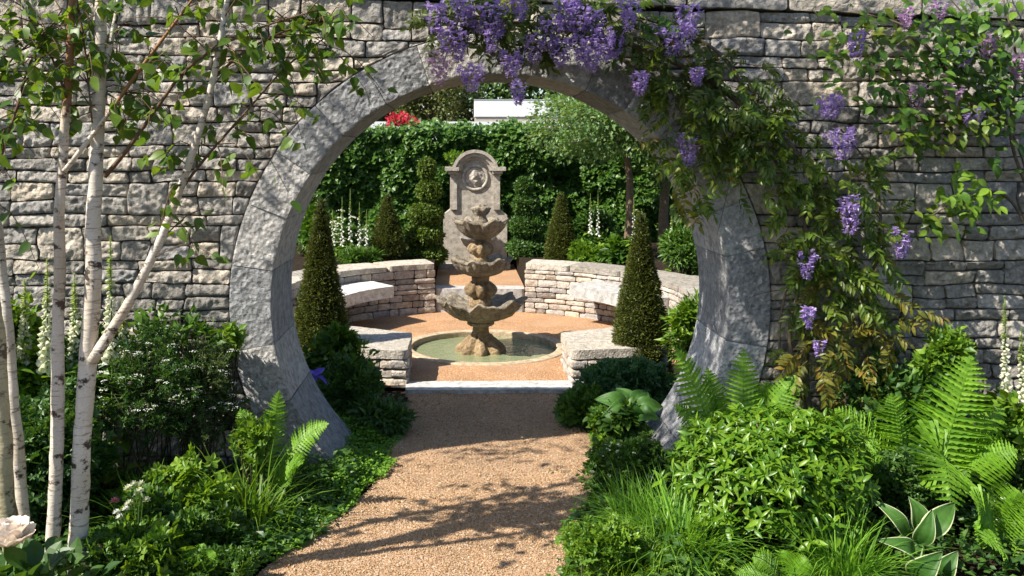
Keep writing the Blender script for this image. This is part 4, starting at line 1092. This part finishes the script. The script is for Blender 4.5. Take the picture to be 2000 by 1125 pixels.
for ring_, (k_, tilt, s) in enumerate([(9, .25, .08), (10, .7, .08), (9, 1.2, .074), (8, 2.0, .066), (7, 3.2, .056)]):
    for k in range(k_):
        a = 2 * PI * (k + ring_ * .5) / k_ + rng.normal(0, .1); dv = norm(np.array([math.cos(a), math.sin(a), tilt]))
        nr = norm(np.array([-math.cos(a) * .8, -math.sin(a) * .8, 1.0]))
        V, Fs = scatter(L_mid(.46, .16, -.32, prof=(.25, .8, 1.05, 1.0, .72, .3)), (pc + dv * .008)[None], frames(dv[None], nr[None]), [s * rng.uniform(.9, 1.1)])
        add('petal', V, Fs, P_peony, pe, True)
V, Fs = tube([(pc[0], pc[1], 0), pc + [.01, .02, -.1], pc], [.006, .005], 6, 8); add('stem', V, Fs, M_stem, pe)
V, Fs = leaves_cloud(pc + [.06, .10, -.19], (.26, .2, .12), 260, 'wide', .075, 9); add('foliage', V, Fs, LM['dark'], pe, False, 'stuff')

n = 70; yy = rng.uniform(3.4, 6.2, n); xl = np.interp(yy, PL[:, 1], PL[:, 0]); xr = np.interp(yy, PR[:, 1], PR[:, 0]); u = rng.beta(.5, .5, n)
V, Fs = scatter(LT['round'], np.c_[xl + u * (xr - xl), yy, np.full(n, .02)], frames(np.c_[rng.normal(size=(n, 2)), np.zeros(n)], np.c_[rng.normal(0, .3, (n, 2)), np.ones(n)]), rng.uniform(.012, .026, n))
tag(add('fallen_leaves', V, Fs, leaf_mat('dry_leaf', (.20, .13, .05), (.16, .18, .04), .2, .7), None), 'small dry leaves and petals fallen on the gravel path', 'fallen leaves', None, 'stuff')

# ground-hugging plants over all bare soil
def cover(name, label, polys, n, h, tm, size, mat, seed, gr=0.):
    r_ = np.random.default_rng(seed); P = []
    for (x0, x1, y0, y1) in polys:
        m_ = int(n / len(polys)); P.append(np.c_[r_.uniform(x0, x1, m_), r_.uniform(y0, y1, m_)])
    P = np.concatenate(P)
    xl = np.interp(P[:, 1], PL[:, 1], PL[:, 0]); xr = np.interp(P[:, 1], PR[:, 1], PR[:, 0])
    edge = .05 * vnoise(np.c_[P * 9, np.zeros(len(P))], 31)
    ok = ~((P[:, 0] > xl + .025 + edge) & (P[:, 0] < xr - .02 + edge) & (P[:, 1] < 6.5))
    ok &= ~((np.hypot(P[:, 0], P[:, 1] - FY) < 1.75))
    P = P[ok]; hh = h * (.55 + .45 * vnoise(np.c_[P * 5, np.zeros(len(P))], 32)) + .03 * vnoise(np.c_[P * 14, np.zeros(len(P))], 33)
    dist = np.minimum(np.abs(P[:, 0] - np.interp(P[:, 1], PL[:, 1], PL[:, 0])), np.abs(P[:, 0] - np.interp(P[:, 1], PR[:, 1], PR[:, 0])))
    hh = np.maximum(.012, hh * np.clip(.25 + dist * 5, 0, 1)); k = len(P)
    z_ = gr + hh * r_.random(k) ** .5
    dv = np.c_[r_.normal(0, 1, (k, 2)), r_.uniform(-.2, .6, k)]; nn = np.c_[r_.normal(0, .45, (k, 2)), np.ones(k)]
    V, Fs = scatter(LT[tm], np.c_[P, z_], frames(dv, nn), size * r_.uniform(.6, 1.3, k))
    return tag(add(name, V, Fs, LM[mat], None), label, 'ground cover', None, 'stuff')
cover('cushion_ground_cover', 'fine bright green cushion plants edging the left of the path', [(-1.4, -.55, 3.4, 5.6)], 30000, .12, 'round', .019, 'moss', 1)
cover('leafy_ground_cover', 'mixed low leafy ground cover filling the left bed', [(-3.2, -.75, 2.3, 4.72)], 16000, .16, 'simple', .042, 'dark', 2)
cover('leafy_ground_cover', 'mixed low leafy ground cover filling the right bed', [(.2, 3.3, 2.3, 4.72)], 16000, .16, 'simple', .042, 'dark', 3)
cover('shade_ground_cover', 'low dark ground cover in the shade just behind the gate', [(-2.2, 2.2, 5.3, 7.0)], 9000, .11, 'simple', .045, 'dark', 4)
cover('leafy_ground_cover', 'light leafy edging along the right of the path', [(.1, .9, 3.0, 5.3)], 6000, .13, 'lobed', .034, 'bright', 5)

# ------------------------------------------------------------------ right bed
def shrub():
    d = 3.95; C = at(1508, 930, d); rad = np.array([.43, .40, .335]); C[2] = .27
    o = root('glossy_shrub', 'rounded shrub of glossy bright green leaves in the right foreground', 'shrub', (C[0], C[1], 0)); r_ = np.random.default_rng(3)
    n = 980; q = norm(r_.normal(size=(n, 3))); q[:, 2] = np.where(q[:, 2] < -.35, -q[:, 2], q[:, 2])
    rr = (.62 + .38 * r_.random(n) ** .6) * (1 + .17 * vnoise(q * 2.6, 4) + .13 * vnoise(q * 6, 6)); tips = C + q * rad * rr[:, None]
    tips = tips[tips[:, 2] > .04]; n = len(tips); ax = norm(norm((tips - C) / rad) * .7 + [0, -.1, .75] + r_.normal(0, .25, (n, 3)))
    vs = [mkmesh('leaf', *LT_, LM['shrub'], True) for LT_ in (L_mid(.155, .05, .5), L_mid(.17, .07, .3), L_mid(.15, .05, .75), L_mid(.165, .07, .15))]
    vt = [L_mid(.155, .05, .5), L_mid(.17, .07, .3), L_mid(.15, .05, .75), L_mid(.165, .07, .15)]
    items = []
    for k in range(n):
        m_ = r_.integers(5, 8); a0 = r_.uniform(0, 6)
        x = norm(np.cross(ax[k], [0.3, .2, 1.])); y = np.cross(ax[k], x)
        for j in range(m_):
            a = a0 + j * 2.4; lift = .3 + 1.1 * (j / m_) + r_.normal(0, .2); dv = norm(x * math.cos(a) + y * math.sin(a) + ax[k] * lift)
            p = tips[k] + ax[k] * (.012 * j / m_ * 3 - .03); items.append((p, dv, norm(ax[k] + r_.normal(0, .3, 3)), r_.uniform(.040, .068) * (1.05 - .35 * j / m_), r_.integers(0, 4)))
    sc_ = [(-(it[0][1]) * .6 + it[0][2] * .3 + (it[3] * 6) + r_.normal(0, .12)) for it in items]; order = np.argsort(sc_)[::-1]
    for k in order[:300]:
        p, dv, nr, s, v = items[k]; place('leaf', vs[v], o, p, frames(dv[None], nr[None])[0], s)
    g = G()
    for v in range(4):
        sel = [items[k] for k in order[300:] if items[k][4] == v]
        V, Fs = scatter(vt[v], np.array([q[0] for q in sel]), frames(np.array([q[1] for q in sel]), np.array([q[2] for q in sel])), np.array([q[3] for q in sel])); g.put(V, *Fs)
    V, Fs = g.out(); add('foliage', V, Fs, LM['shrub'], o, True, 'stuff')
    V, Fs = leaves_cloud(C, rad * .62, 900, 'simple', .06, 88); add('inner_foliage', V, Fs, LM['dark'], o, False, 'stuff')  # darker leaf colour paints the shade in gaps between leaf clusters
    ps = [tube([(C[0] + r_.normal(0, .05), C[1] + r_.normal(0, .05), -.01), C + q[k] * rad * .4, C + q[k] * rad * .85], [.008, .003], 5, 7) for k in range(26)]
    V, Fs = merge(ps); add('stems', V, Fs, M_trunk, o, True)
shrub()
fern('bright fern with upright fronds in front of the right gate foot', (1440, 900), [(1322, 682, .05, 46, .10, (.5, -.8, .4)), (1452, 684, .08, 40, .05, (0, -1, .25)), (1552, 735, .05, 40, .12, (-.4, -.8, .5)), (1318, 792, -.05, 34, .14, (.3, -.7, .7)), (1382, 720, .15, 36, .08, (.3, -.9, .3)), (1500, 745, .12, 34, .08, (-.2, -.9, .4))], 4.4)
fern('large bright fern with broad fronds on the far right', (1800, 960), [(1897, 698, .05, 60, .05, (-.25, -.95, .3)), (1742, 770, .08, 52, .10, (.35, -.85, .4)), (1680, 882, -.05, 48, .16, (.1, -.55, .85)), (1858, 1005, -.5, 60, .5, (.1, -.85, .5)), (1960, 800, .1, 44, .1, (-.3, -.85, .3)), (1632, 800, .1, 46, .12, (.3, -.8, .5)), (1985, 880, -.05, 50, .16, (-.3, -.7, .7)), (1820, 760, .2, 50, .08, (.1, -.95, .3))], 4.2)
fern('yellow-green fern cut by the right edge of the view', (1960, 1090), [(1905, 985, -.1, 46, .12, (.2, -.7, .7)), (2040, 1000, -.05, 46, .12, (-.2, -.7, .7)), (1990, 960, .05, 44, .1, (0, -.9, .4)), (1925, 1060, -.2, 36, .12, (.1, -.6, .8))], 3.7)
fern('small fern at the bottom edge below the glossy shrub', (1530, 1130), [(1470, 1090, 0, 26, .07, (0, -.7, .7)), (1580, 1095, 0, 26, .07, (0, -.7, .7)), (1530, 1075, .05, 26, .06, (0, -.85, .5)), (1440, 1120, -.05, 24, .06, (0, -.6, .8))], 3.45)
hosta('variegated hosta with cream-edged leaves at the bottom right', (1810, 1120), [(1770, 1048, 1712, 975, 17, .06), (1792, 1040, 1782, 968, 25, .1), (1800, 1048, 1868, 980, 24, .02), (1792, 1062, 1822, 1000, 20, -.05), (1786, 1085, 1725, 1052, 18, -.08), (1780, 1128, 1838, 1082, 27, -.12), (1835, 1125, 1868, 1080, 22, -.08), (1775, 1100, 1800, 1062, 16, -.02)], 3.6, [M_hosta, M_cream])
grass('lush grass tuft beside the path in the right foreground', 1320, 1060, 3.75, 620, .32, .085)
grass('second grass tuft between path edging and glossy shrub', 1255, 1010, 4.0, 420, .26, .07)
grass('grass tuft at the bottom between shrub and hosta', 1650, 1110, 3.55, 460, .30, .06)
grass('bright grass at the bottom edge right of the path', 1230, 1120, 3.55, 360, .22, .07, 'bright')
bush('geranium', 'light leafy clump at the near right path corner', 'plant', 1105, 1020, 1240, 1140, 3.6, 2400, 'lobed', .042, 'bright', clumps=24)
o, C, rd = bush('saxifrage', 'low plant with tiny white flowers along the right path edge', 'plant', 1150, 860, 1290, 1010, 4.55, 3000, 'lobed', .04, 'mid', clumps=26)
umbels(o, C, rd, 22, .02, P_cream, 5, dots=10, fl=.3)
bush('undergrowth', 'green undergrowth between the shrub and the gate foot', 'plant', 1240, 890, 1380, 970, 4.5, 1800, 'narrow', .055, 'mid', clumps=24)
bush('undergrowth', 'dark undergrowth at the wall foot right of the wisteria', 'plant', 1640, 700, 1860, 900, 4.55, 3200, 'simple', .06, 'dark', clumps=26)
bush('undergrowth', 'dark undergrowth behind the large fern', 'plant', 1640, 880, 1860, 1060, 4.15, 3000, 'lobed', .055, 'dark', clumps=26)
bush('leafy_perennial', 'pale leafy perennial by the wall near the right edge', 'plant', 1790, 640, 1910, 780, 4.5, 1300, 'simple', .05, 'bright', clumps=20, spread=.3)
bush('leafy_shrub', 'yellow-green leafy shrub cut by the right edge', 'shrub', 1925, 770, 2060, 900, 4.45, 1500, 'mid', .065, 'bright', clumps=22)
o, C, rd = bush('cow_parsley', 'airy white-flowered plant low at the right edge', 'plant', 1915, 960, 2050, 1110, 4.1, 1700, 'cut', .05, 'mid', clumps=24)
umbels(o, C, rd, 18, .03, P_white, 7)
foxglove('green-white foxglove spire standing at the right wall', 1962, 578, 770, 4.5, 0.0, P_cream, 'foxgloves by the right wall', .75, bells=30)
foxglove('shorter foxglove at the right edge of the view', 1995, 640, 790, 4.45, 0.0, P_cream, 'foxgloves by the right wall', .7, bells=24)

# ------------------------------------------------------------------ wisteria and the climber on the wall
def pinnate(seed, pairs=5, L=.17, ll=.058, droop=.3, wd=.2):
    r_ = np.random.default_rng(seed); g = G(); t = np.linspace(0, 1, pairs * 2)
    ax = np.c_[.02 * np.sin(t * 3), t * L, -droop * L * t ** 2]
    V, Fs = tube(ax, [.0016, .0008], 4, 6); g.put(V, *Fs)
    pos, dv = [], []
    for k in range(pairs):
        q = .28 + .68 * k / pairs; p = np.array([np.interp(q, t, ax[:, i]) for i in range(3)])
        for s in (-1, 1): pos.append(p); dv.append([s * 1., .62, -.30 + r_.normal(0, .2)])
    pos.append(ax[-1]); dv.append([0, 1, -.35]); n = len(pos)
    V, Fs = scatter(L_mid(wd, .05, .35, (0, .35, .7, 1), (.1, 1, .75, 0)), np.array(pos), frames(np.array(dv, float), np.tile([0, 0, 1.], (n, 1)) + r_.normal(0, .25, (n, 3))), ll * r_.uniform(.8, 1.15, n)); g.put(V, *Fs)
    return g.out()
WT = [pinnate(k, 4 + k % 3, .13 + .02 * (k % 3), .05 + .004 * (k % 3), .2 + .15 * (k % 4)) for k in range(6)]
def raceme(seed, L, W, n):
    """hanging cluster of pea flowers: each a cupped banner and a folded keel"""
    r_ = np.random.default_rng(seed); t = r_.random(n) ** .8; a = r_.uniform(0, 2 * PI, n)
    rad = W * r_.uniform(.7, 1.25, n) * (1 - .72 * t) * np.sqrt(r_.uniform(.25, 1, n)) * (.65 + .35 * np.sin(np.clip(t * 5, 0, PI / 2)))
    pos = np.c_[rad * np.cos(a), rad * np.sin(a), -t * L]; dv = np.c_[np.cos(a), np.sin(a), r_.normal(-.1, .4, n)]
    ban = L_mid(.58, .2, -.35, (0, .35, .75, 1), (.3, 1, .95, .4)); s = .0215 * (1.1 - .55 * t) * r_.uniform(.6, 1.25, n)
    V, Fs = scatter(ban, pos, frames(dv, np.c_[np.cos(a) * .3, np.sin(a) * .3, np.ones(n)]), s); g = G(); g.put(V, *Fs)
    V, Fs = scatter(L_simple(.3, .3, .2), pos, frames(dv + [0, 0, -.8], np.c_[np.cos(a), np.sin(a), np.ones(n) * .2]), s * .9); g.put(V, *Fs)
    return g.out()
def wisteria():
    o = root('wisteria', 'wisteria with violet racemes climbing over the right of the gate', 'wisteria', (*at(1610, 800, 4.62)[:2], 0)); r_ = np.random.default_rng(9)
    W = lambda px, py, q=0: at(px, py, 4.66 - q)
    base = np.array([at(1600, 800, 4.62)[0], 4.62, -.02])
    vines = [([base, W(1570, 700), W(1590, 560), W(1610, 440), W(1580, 330, .04), W(1480, 230, .06), W(1370, 150, .05), W(1240, 90, .04), W(1100, 55, .03), W(960, 40, .02), W(850, 20)], [.022, .018, .014, .008]),
             ([base + [.12, 0, 0], W(1650, 720), W(1640, 600), W(1660, 480), W(1620, 380, .05), W(1540, 290, .06), W(1440, 240, .06), W(1350, 190, .05)], [.018, .013, .008]),
             ([base + [.22, .02, 0], W(1690, 700), W(1700, 560), W(1720, 430), W(1700, 330), W(1640, 250, .03)], [.012, .009, .005]),
             ([base + [.05, -.02, 0], W(1545, 690), W(1560, 560), W(1570, 420), W(1500, 300, .05), W(1420, 280, .06), W(1340, 260, .05)], [.012, .01, .005]),
             ([W(1480, 230, .06), W(1420, 120, .05), W(1330, 60, .04), W(1200, 20, .03), W(1050, -20, .02)], [.012, .006]),
             ([W(1100, 55, .03), W(1050, 100, .05), W(1000, 130, .06)], [.005, .002]), ([W(930, 40, .02), W(880, 90, .05), W(865, 130, .06)], [.005, .002]),
             ([base + [.3, 0, .0], W(1720, 760), W(1680, 640), W(1700, 520)], [.008, .005]), ([base + [-.06, 0, 0], W(1530, 760), W(1525, 620), W(1560, 480)], [.008, .005])]
    for P, rd in vines:
        V, Fs = tube(P, rd, 8, len(P) * 7, .2, 3); add('vine_stem', V, Fs, M_vine, o, True)
    for k in range(46):                                    # thin whips
        p = vines[r_.integers(0, 5)][0]; q = np.array(p[r_.integers(1, len(p) - 1)]); e = q + np.r_[r_.normal(0, .16), -abs(r_.normal(0, .06)), r_.normal(-.05, .2)]
        V, Fs = tube([q, (q + e) / 2 + r_.normal(0, .03, 3), e], [.003, .001], 4, 7); add('tendril', V, Fs, M_twig, o)
    # (centre px, radii px, how many, materials)
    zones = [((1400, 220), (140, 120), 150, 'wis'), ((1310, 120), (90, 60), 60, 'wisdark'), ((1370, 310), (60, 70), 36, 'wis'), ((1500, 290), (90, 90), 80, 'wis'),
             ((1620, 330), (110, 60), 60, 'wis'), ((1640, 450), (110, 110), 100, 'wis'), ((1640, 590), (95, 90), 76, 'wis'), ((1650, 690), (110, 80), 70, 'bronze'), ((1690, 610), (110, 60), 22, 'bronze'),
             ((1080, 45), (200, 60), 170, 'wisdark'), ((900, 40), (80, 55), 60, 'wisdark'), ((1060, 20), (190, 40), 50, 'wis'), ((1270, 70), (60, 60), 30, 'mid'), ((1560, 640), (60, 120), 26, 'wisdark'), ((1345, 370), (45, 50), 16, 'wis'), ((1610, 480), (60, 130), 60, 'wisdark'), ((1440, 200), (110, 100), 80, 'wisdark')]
    me = {}; items = []
    for (cpx, rpx, n, mat) in zones:
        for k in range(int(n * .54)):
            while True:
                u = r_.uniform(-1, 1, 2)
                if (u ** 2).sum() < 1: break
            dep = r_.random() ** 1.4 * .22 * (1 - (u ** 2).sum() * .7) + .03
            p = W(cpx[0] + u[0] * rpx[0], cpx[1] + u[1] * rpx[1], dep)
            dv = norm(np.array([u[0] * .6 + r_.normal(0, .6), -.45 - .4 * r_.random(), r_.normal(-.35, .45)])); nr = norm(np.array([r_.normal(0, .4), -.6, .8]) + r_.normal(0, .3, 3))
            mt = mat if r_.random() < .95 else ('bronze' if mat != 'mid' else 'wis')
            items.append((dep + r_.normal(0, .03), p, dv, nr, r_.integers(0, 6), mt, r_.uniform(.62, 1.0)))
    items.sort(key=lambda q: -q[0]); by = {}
    for k, (dp, p, dv, nr, v, mt, s) in enumerate(items):
        if k < 300:
            if (v, mt) not in me: me[(v, mt)] = mkmesh('leaf', *WT[v], LM[mt])
            place('leaf', me[(v, mt)], o, p, frames(dv[None], nr[None])[0], s)
        else: by.setdefault((v, mt), []).append((p, dv, nr, s))
    gs = {}
    for (v, mt), L in by.items():
        V, Fs = scatter(WT[v], np.array([q[0] for q in L]), frames(np.array([q[1] for q in L]), np.array([q[2] for q in L])), np.array([q[3] for q in L])); gs.setdefault(mt, G()).put(V, *Fs)
    for mt, g in gs.items(): V, Fs = g.out(); add('foliage', V, Fs, LM[mt], o, False, 'stuff')
    fl = [(850, 5, 46, 60), (872, 42, 52, 62), (905, -10, 56, 60), (930, 10, 50, 55), (895, 60, 44, 60), (975, 8, 46, 60), (1015, -10, 40, 50), (920, 128, 62, 50), (1000, 95, 56, 55), (1013, 160, 32, 45), (1045, 60, 56, 62), (1075, 35, 60, 62), (1110, -5, 56, 66), (1132, 10, 60, 62),
          (1138, 70, 52, 60), (1180, 55, 62, 64), (1155, 90, 46, 50), (1228, -5, 52, 66), (1200, 70, 44, 44), (1250, 140, 36, 46), (1318, 45, 86, 64), (1345, 10, 52, 60), (1362, 130, 34, 36), (1345, 262, 48, 62), (1620, 185, 62, 48), (1645, 250, 60, 62),
          (1660, 380, 50, 76), (1760, 450, 44, 54), (1575, 490, 34, 54), (1580, 600, 22, 40), (1600, 660, 20, 36), (1095, 80, 50, 50), (960, 45, 44, 56), (1160, 20, 50, 60)]
    for k, (px, py, w_, h_) in enumerate(fl):
        V, Fs = raceme(k, h_ * 4.5 / F, w_ * .5 * 4.5 / F, int(60 + w_ * h_ / 38)); add('flower_cluster', V + W(px, py, .19 + .05 * r_.random()), Fs, P_wis, o)
    V, Fs = raceme(99, 70 * 4.5 / F, 27 * 4.5 / F, 120); add('flower_cluster', V + W(860, 95, .16), Fs, P_wisp, o, label='pale pinkish flower cluster hanging on the gate stones')
wisteria()
def climber():
    o = root('wall_climber', 'leafy climber with pale mauve racemes spreading over the top right of the wall', 'climber', (*at(2010, 700, 4.6)[:2], 0)); r_ = np.random.default_rng(19)
    W = lambda px, py, q=0: at(px, py, 4.66 - q)
    b = at(2030, 900, 4.62); b[2] = 0
    vines = [[b, W(2030, 600), W(2020, 400), W(1960, 230, .05), W(1850, 140, .08), W(1720, 110, .06), W(1600, 120, .03)], [W(2020, 400), W(1975, 270, .05), W(1985, 120, .1), W(1960, 0, .1), W(1945, -60)], [W(1960, 230, .05), W(1860, 240, .08), W(1760, 260, .06)],
             [W(1850, 140, .08), W(1780, 60, .08), W(1700, 30, .05), W(1610, 20, .03)], [W(2030, 480), W(1960, 380, .06), W(1880, 390, .08), W(1820, 420, .08)], [W(1960, 230), W(1900, 60, .1), W(1850, -10, .1)]]
    for P in vines: V, Fs = tube(P, [.010, .006, .003], 7, len(P) * 7, .15, 4); add('vine_stem', V, Fs, M_vine, o, True)
    zones = [((1850, 120), (150, 120), 130, 'mid'), ((1700, 70), (110, 60), 36, 'wis'), ((1880, 230), (110, 50), 46, 'wis'), ((1930, 60), (90, 70), 46, 'bright'), ((1880, 390), (70, 50), 26, 'bright'), ((1830, 430), (40, 36), 12, 'wis'), ((1960, 190), (50, 110), 30, 'mid'), ((1620, 130), (30, 70), 10, 'bright'), ((1760, 200), (60, 60), 14, 'mid'), ((1800, 270), (60, 20), 14, 'wis')]
    LTc = [L_mid(.30, .05, .3), L_mid(.33, .06, .5), L_mid(.26, .05, .2)]; me = {}
    gs = []; k = 0
    for (cpx, rpx, n, mat) in zones:
        for _ in range(int(n * 1.4)):
            u = r_.normal(0, .5, 2); dep = r_.random() * .22 + .03; c_ = W(cpx[0] + u[0] * rpx[0], cpx[1] + u[1] * rpx[1], dep)
            for j in range(r_.integers(1, 4)):
                p = c_ + r_.normal(0, .03, 3); dv = norm(np.array([r_.normal(0, .7), -.5, r_.normal(-.4, .5)])); nr = norm(np.array([r_.normal(0, .4), -.7, .7]))
                gs.append((dep + r_.normal(0, .03), p, dv, nr, r_.integers(0, 3), mat, r_.uniform(.036, .07)))
    gs.sort(key=lambda q: -q[0]); rest = {}
    for k, (dp, p, dv, nr, v, mt, s) in enumerate(gs):
        if k < 300:
            if (v, mt) not in me: me[(v, mt)] = mkmesh('leaf', *LTc[v], LM[mt], True)
            place('leaf', me[(v, mt)], o, p, frames(dv[None], nr[None])[0], s)
        else: rest.setdefault(mt, []).append((v, p, dv, nr, s))
    for mt, L in rest.items():
        g = G()
        for v in range(3):
            q = [x for x in L if x[0] == v]
            if q: V, Fs = scatter(LTc[v], np.array([x[1] for x in q]), frames(np.array([x[2] for x in q]), np.array([x[3] for x in q])), np.array([x[4] for x in q])); g.put(V, *Fs)
        V, Fs = g.out(); add('foliage', V, Fs, LM[mt], o, True, 'stuff')
    for k, (px, py, w_, h_) in enumerate([(1672, 60, 40, 56), (1790, 165, 44, 48), (1862, 165, 36, 40), (1880, 95, 50, 36), (1930, 70, 36, 46), (1770, 15, 32, 40), (1900, 210, 44, 40), (1988, 110, 30, 44), (1835, 5, 30, 36)]):
        V, Fs = raceme(200 + k, h_ * 4.5 / F, w_ * .5 * 4.5 / F, int(60 + w_ * h_ / 55)); add('flower_cluster', V + W(px, py, .2), Fs, P_wisp if k % 3 else P_wis, o)
climber()

# ------------------------------------------------------------------ birches
def twigs_leaves(o, limbs, n_twig, n_leaf, r_, seed, in_frame, size=.062, mt='birch'):
    """hanging twigs along the limbs and leaves along the twigs; leaves in view are parts, the rest one mass"""
    tw, pos, dv, nr, sz = [], [], [], [], []
    for k in range(n_twig):
        L = limbs[r_.integers(0, len(limbs))]; C = spline(L, 30); q = C[r_.integers(8, 30)]
        d = norm(np.r_[r_.normal(0, 1, 2), r_.normal(.1, .5)]) * r_.uniform(.12, .34); e = q + d + [0, 0, -.06]
        m_ = q + d * .5 + [0, 0, .03]; tw.append(tube([q, m_, e], [.0028, .001], 4, 6))
        for j in range(n_leaf):
            t = r_.uniform(.15, 1.05); p = (1 - t) ** 2 * q + 2 * t * (1 - t) * m_ + t * t * e
            pos.append(p + r_.normal(0, .012, 3)); dv.append(norm(np.r_[r_.normal(0, .7, 2), r_.normal(-.55, .45)])); nr.append(norm(np.r_[r_.normal(0, .6), r_.normal(-.3, .6), .7])); sz.append(size * r_.uniform(.6, 1.2))
    if tw: V, Fs = merge(tw); add('twigs', V, Fs, M_twig, o, True, 'stuff')
    return np.array(pos), np.array(dv), np.array(nr), np.array(sz)
BL = [L_mid(.33, .04, .12, (0, .12, .32, .6, .85, 1), (.1, .8, 1, .7, .25, 0)), L_mid(.36, .07, .3, (0, .12, .32, .6, .85, 1), (.1, .8, 1, .7, .25, 0)), L_mid(.30, .02, .0, (0, .12, .32, .6, .85, 1), (.1, .8, 1, .7, .25, 0))]
BM = [mkmesh('leaf', *q, LM['birch'], True) for q in BL]
def birch(label, trunk, tr, mat, limbs, n_twig, n_leaf, crown, seed, group='birch stems at the left'):
    base = trunk[0]; o = root('birch_tree', label, 'birch tree', base, group); r_ = np.random.default_rng(seed)
    tk = spline(trunk, 40); h_ = np.arange(40)[:, None]; tk[:, :2] += .006 * np.c_[vnoise(np.c_[h_ * .45, h_ * 0 + seed, h_ * 0], 51), vnoise(np.c_[h_ * .45, h_ * 0 + seed, h_ * 0], 52)]
    V, Fs = tube(tk, tr, 16, 110, .11, seed); add('trunk', V, Fs, mat, o, True)
    for L, rd in limbs: V, Fs = tube(L, rd, 9, 24, .08, seed + 1); add('limb', V, Fs, mat if rd[0] > .009 else M_twig, o, True)
    pos, dv, nr, sz = twigs_leaves(o, [trunk[len(trunk) // 2:]] * 2 + [L for L, _ in limbs] * 2, n_twig, n_leaf, r_, seed, True, .06)
    X = VPX + (pos[:, 0] - CAMX) * F / pos[:, 1]; Y = VPY - (pos[:, 2] - CAMZ) * F / pos[:, 1]
    vis = (X > -40) & (X < 2000) & (Y > -40) & (pos[:, 1] > 1); order = np.argsort(~vis, kind='stable'); nv = min(300, int(vis.sum()))
    for k in order[:nv]: place('leaf', BM[k % 3], o, pos[k], frames(dv[k][None], nr[k][None])[0], sz[k])
    g = G(); rest = order[nv:]
    for v in range(3):
        q = rest[rest % 3 == v]
        if len(q): V, Fs = scatter(BL[v], pos[q], frames(dv[q], nr[q]), sz[q]); g.put(V, *Fs)
    for (c_, rad, n, cl) in crown:
        V, Fs = leaves_cloud(c_, rad, n, 'simple', .06, seed * 7 + n, clumps=cl, spread=.24, droop=.5, zmin=2.42); g.put(V, *Fs)
    if g.n: V, Fs = g.out(); add('crown', V, Fs, LM['birch'], o, False, 'stuff')
    return o
def pp(L, d): return [at(x, y, d + (q[0] if q else 0)) for (x, y, *q) in L]
A = pp([(100, 1190), (106, 1000), (111, 800), (114, 560), (122, 330), (129, 200), (136, 60), (146, -120), (160, -420), (190, -800)], 3.38)
B = pp([(148, 1185), (155, 980), (170, 720), (184, 450), (190, 260), (194, 100), (196, -40), (205, -260), (230, -560), (240, -900)], 3.40)
Lb = pp([(180, 705), (215, 650), (255, 585), (308, 480), (350, 375), (385, 270), (415, 160), (440, 20), (470, -140), (530, -380), (600, -700)], 3.38)
Ct = pp([(62, 1170), (45, 1010), (30, 830), (14, 640), (0, 490), (-20, 300), (-30, 60), (-30, -250), (-20, -600)], 3.45)
Dt = pp([(30, 1160), (16, 1000), (5, 860), (-8, 700), (-30, 480), (-60, 200), (-80, -200), (-80, -600)], 3.25)
birch('forked white birch stem with a long limb leaning right', B, [.036, .033, .031, .025, .022, .018, .012, .006], M_birch,
      [(Lb, [.022, .018, .015, .012, .008, .004]), (pp([(205, 345), (250, 290), (300, 220), (360, 140), (430, 90), (520, 50), (620, 20)], 3.38), [.009, .006, .003]), (pp([(197, 140), (212, 100), (225, 40), (240, -40), (300, -250)], 3.4), [.013, .009, .004]),
       (pp([(350, 375, 0), (400, 310, .05), (470, 230, .1), (560, 130, .15), (640, 70, .2)], 3.4), [.006, .003]), (pp([(420, 150), (480, 100), (560, 60), (640, 40)], 3.4), [.006, .003]), (pp([(440, 20), (520, -60), (640, -160, .1), (760, -300, .2)], 3.4), [.008, .004])],
      135, 6, [((-1.15, 3.5, 4.0), (.8, .42, .7), 650, 22), ((-.2, 3.75, 4.15), (.85, .4, .7), 620, 20), ((-.9, 3.5, 4.7), (1.1, .5, .8), 650, 20)], 3)
birch('slender birch stem with orange-brown peeling upper bark', A, [.027, .025, .024, .02, .017, .015, .012, .009, .004], M_birch2,
      [(pp([(125, 335), (160, 290), (210, 225), (270, 140), (330, 60), (390, -20), (470, -120)], 3.36), [.010, .008, .006, .003]), (pp([(130, 190), (100, 110), (60, 40), (20, -30)], 3.36), [.005, .002]), (pp([(150, 0), (165, 90), (180, 240)], 3.36), [.005, .003])],
      64, 5, [((-1.7, 3.4, 3.4), (.6, .5, .6), 700, 18), ((-1.6, 3.3, 4.4), (.8, .5, .8), 800, 18)], 4)
birch('pale thin birch stem leaning in at the left edge', Ct, [.024, .022, .02, .016, .01], M_birch, [(pp([(-10, 330), (30, 220), (60, 120), (120, 20)], 3.45), [.006, .003]), (pp([(-20, 200), (20, 120), (90, 60)], 3.4), [.005, .002])], 55, 6, [((-2.2, 3.4, 3.6), (.6, .5, .7), 500, 16), ((-3.1, 3.8, 3.3), (.9, .5, .8), 380, 26), ((-3.0, 3.6, 4.4), (1.0, .5, .7), 200, 18)], 5)
birch('mossy birch trunk cut off by the left edge of the view', Dt, [.034, .032, .031, .027, .018], M_birch3, [(pp([(-30, 480), (-10, 350), (30, 220)], 3.25), [.008, .004])], 12, 4, [((-2.3, 3.2, 4.3), (.7, .5, .7), 600, 14)], 6)
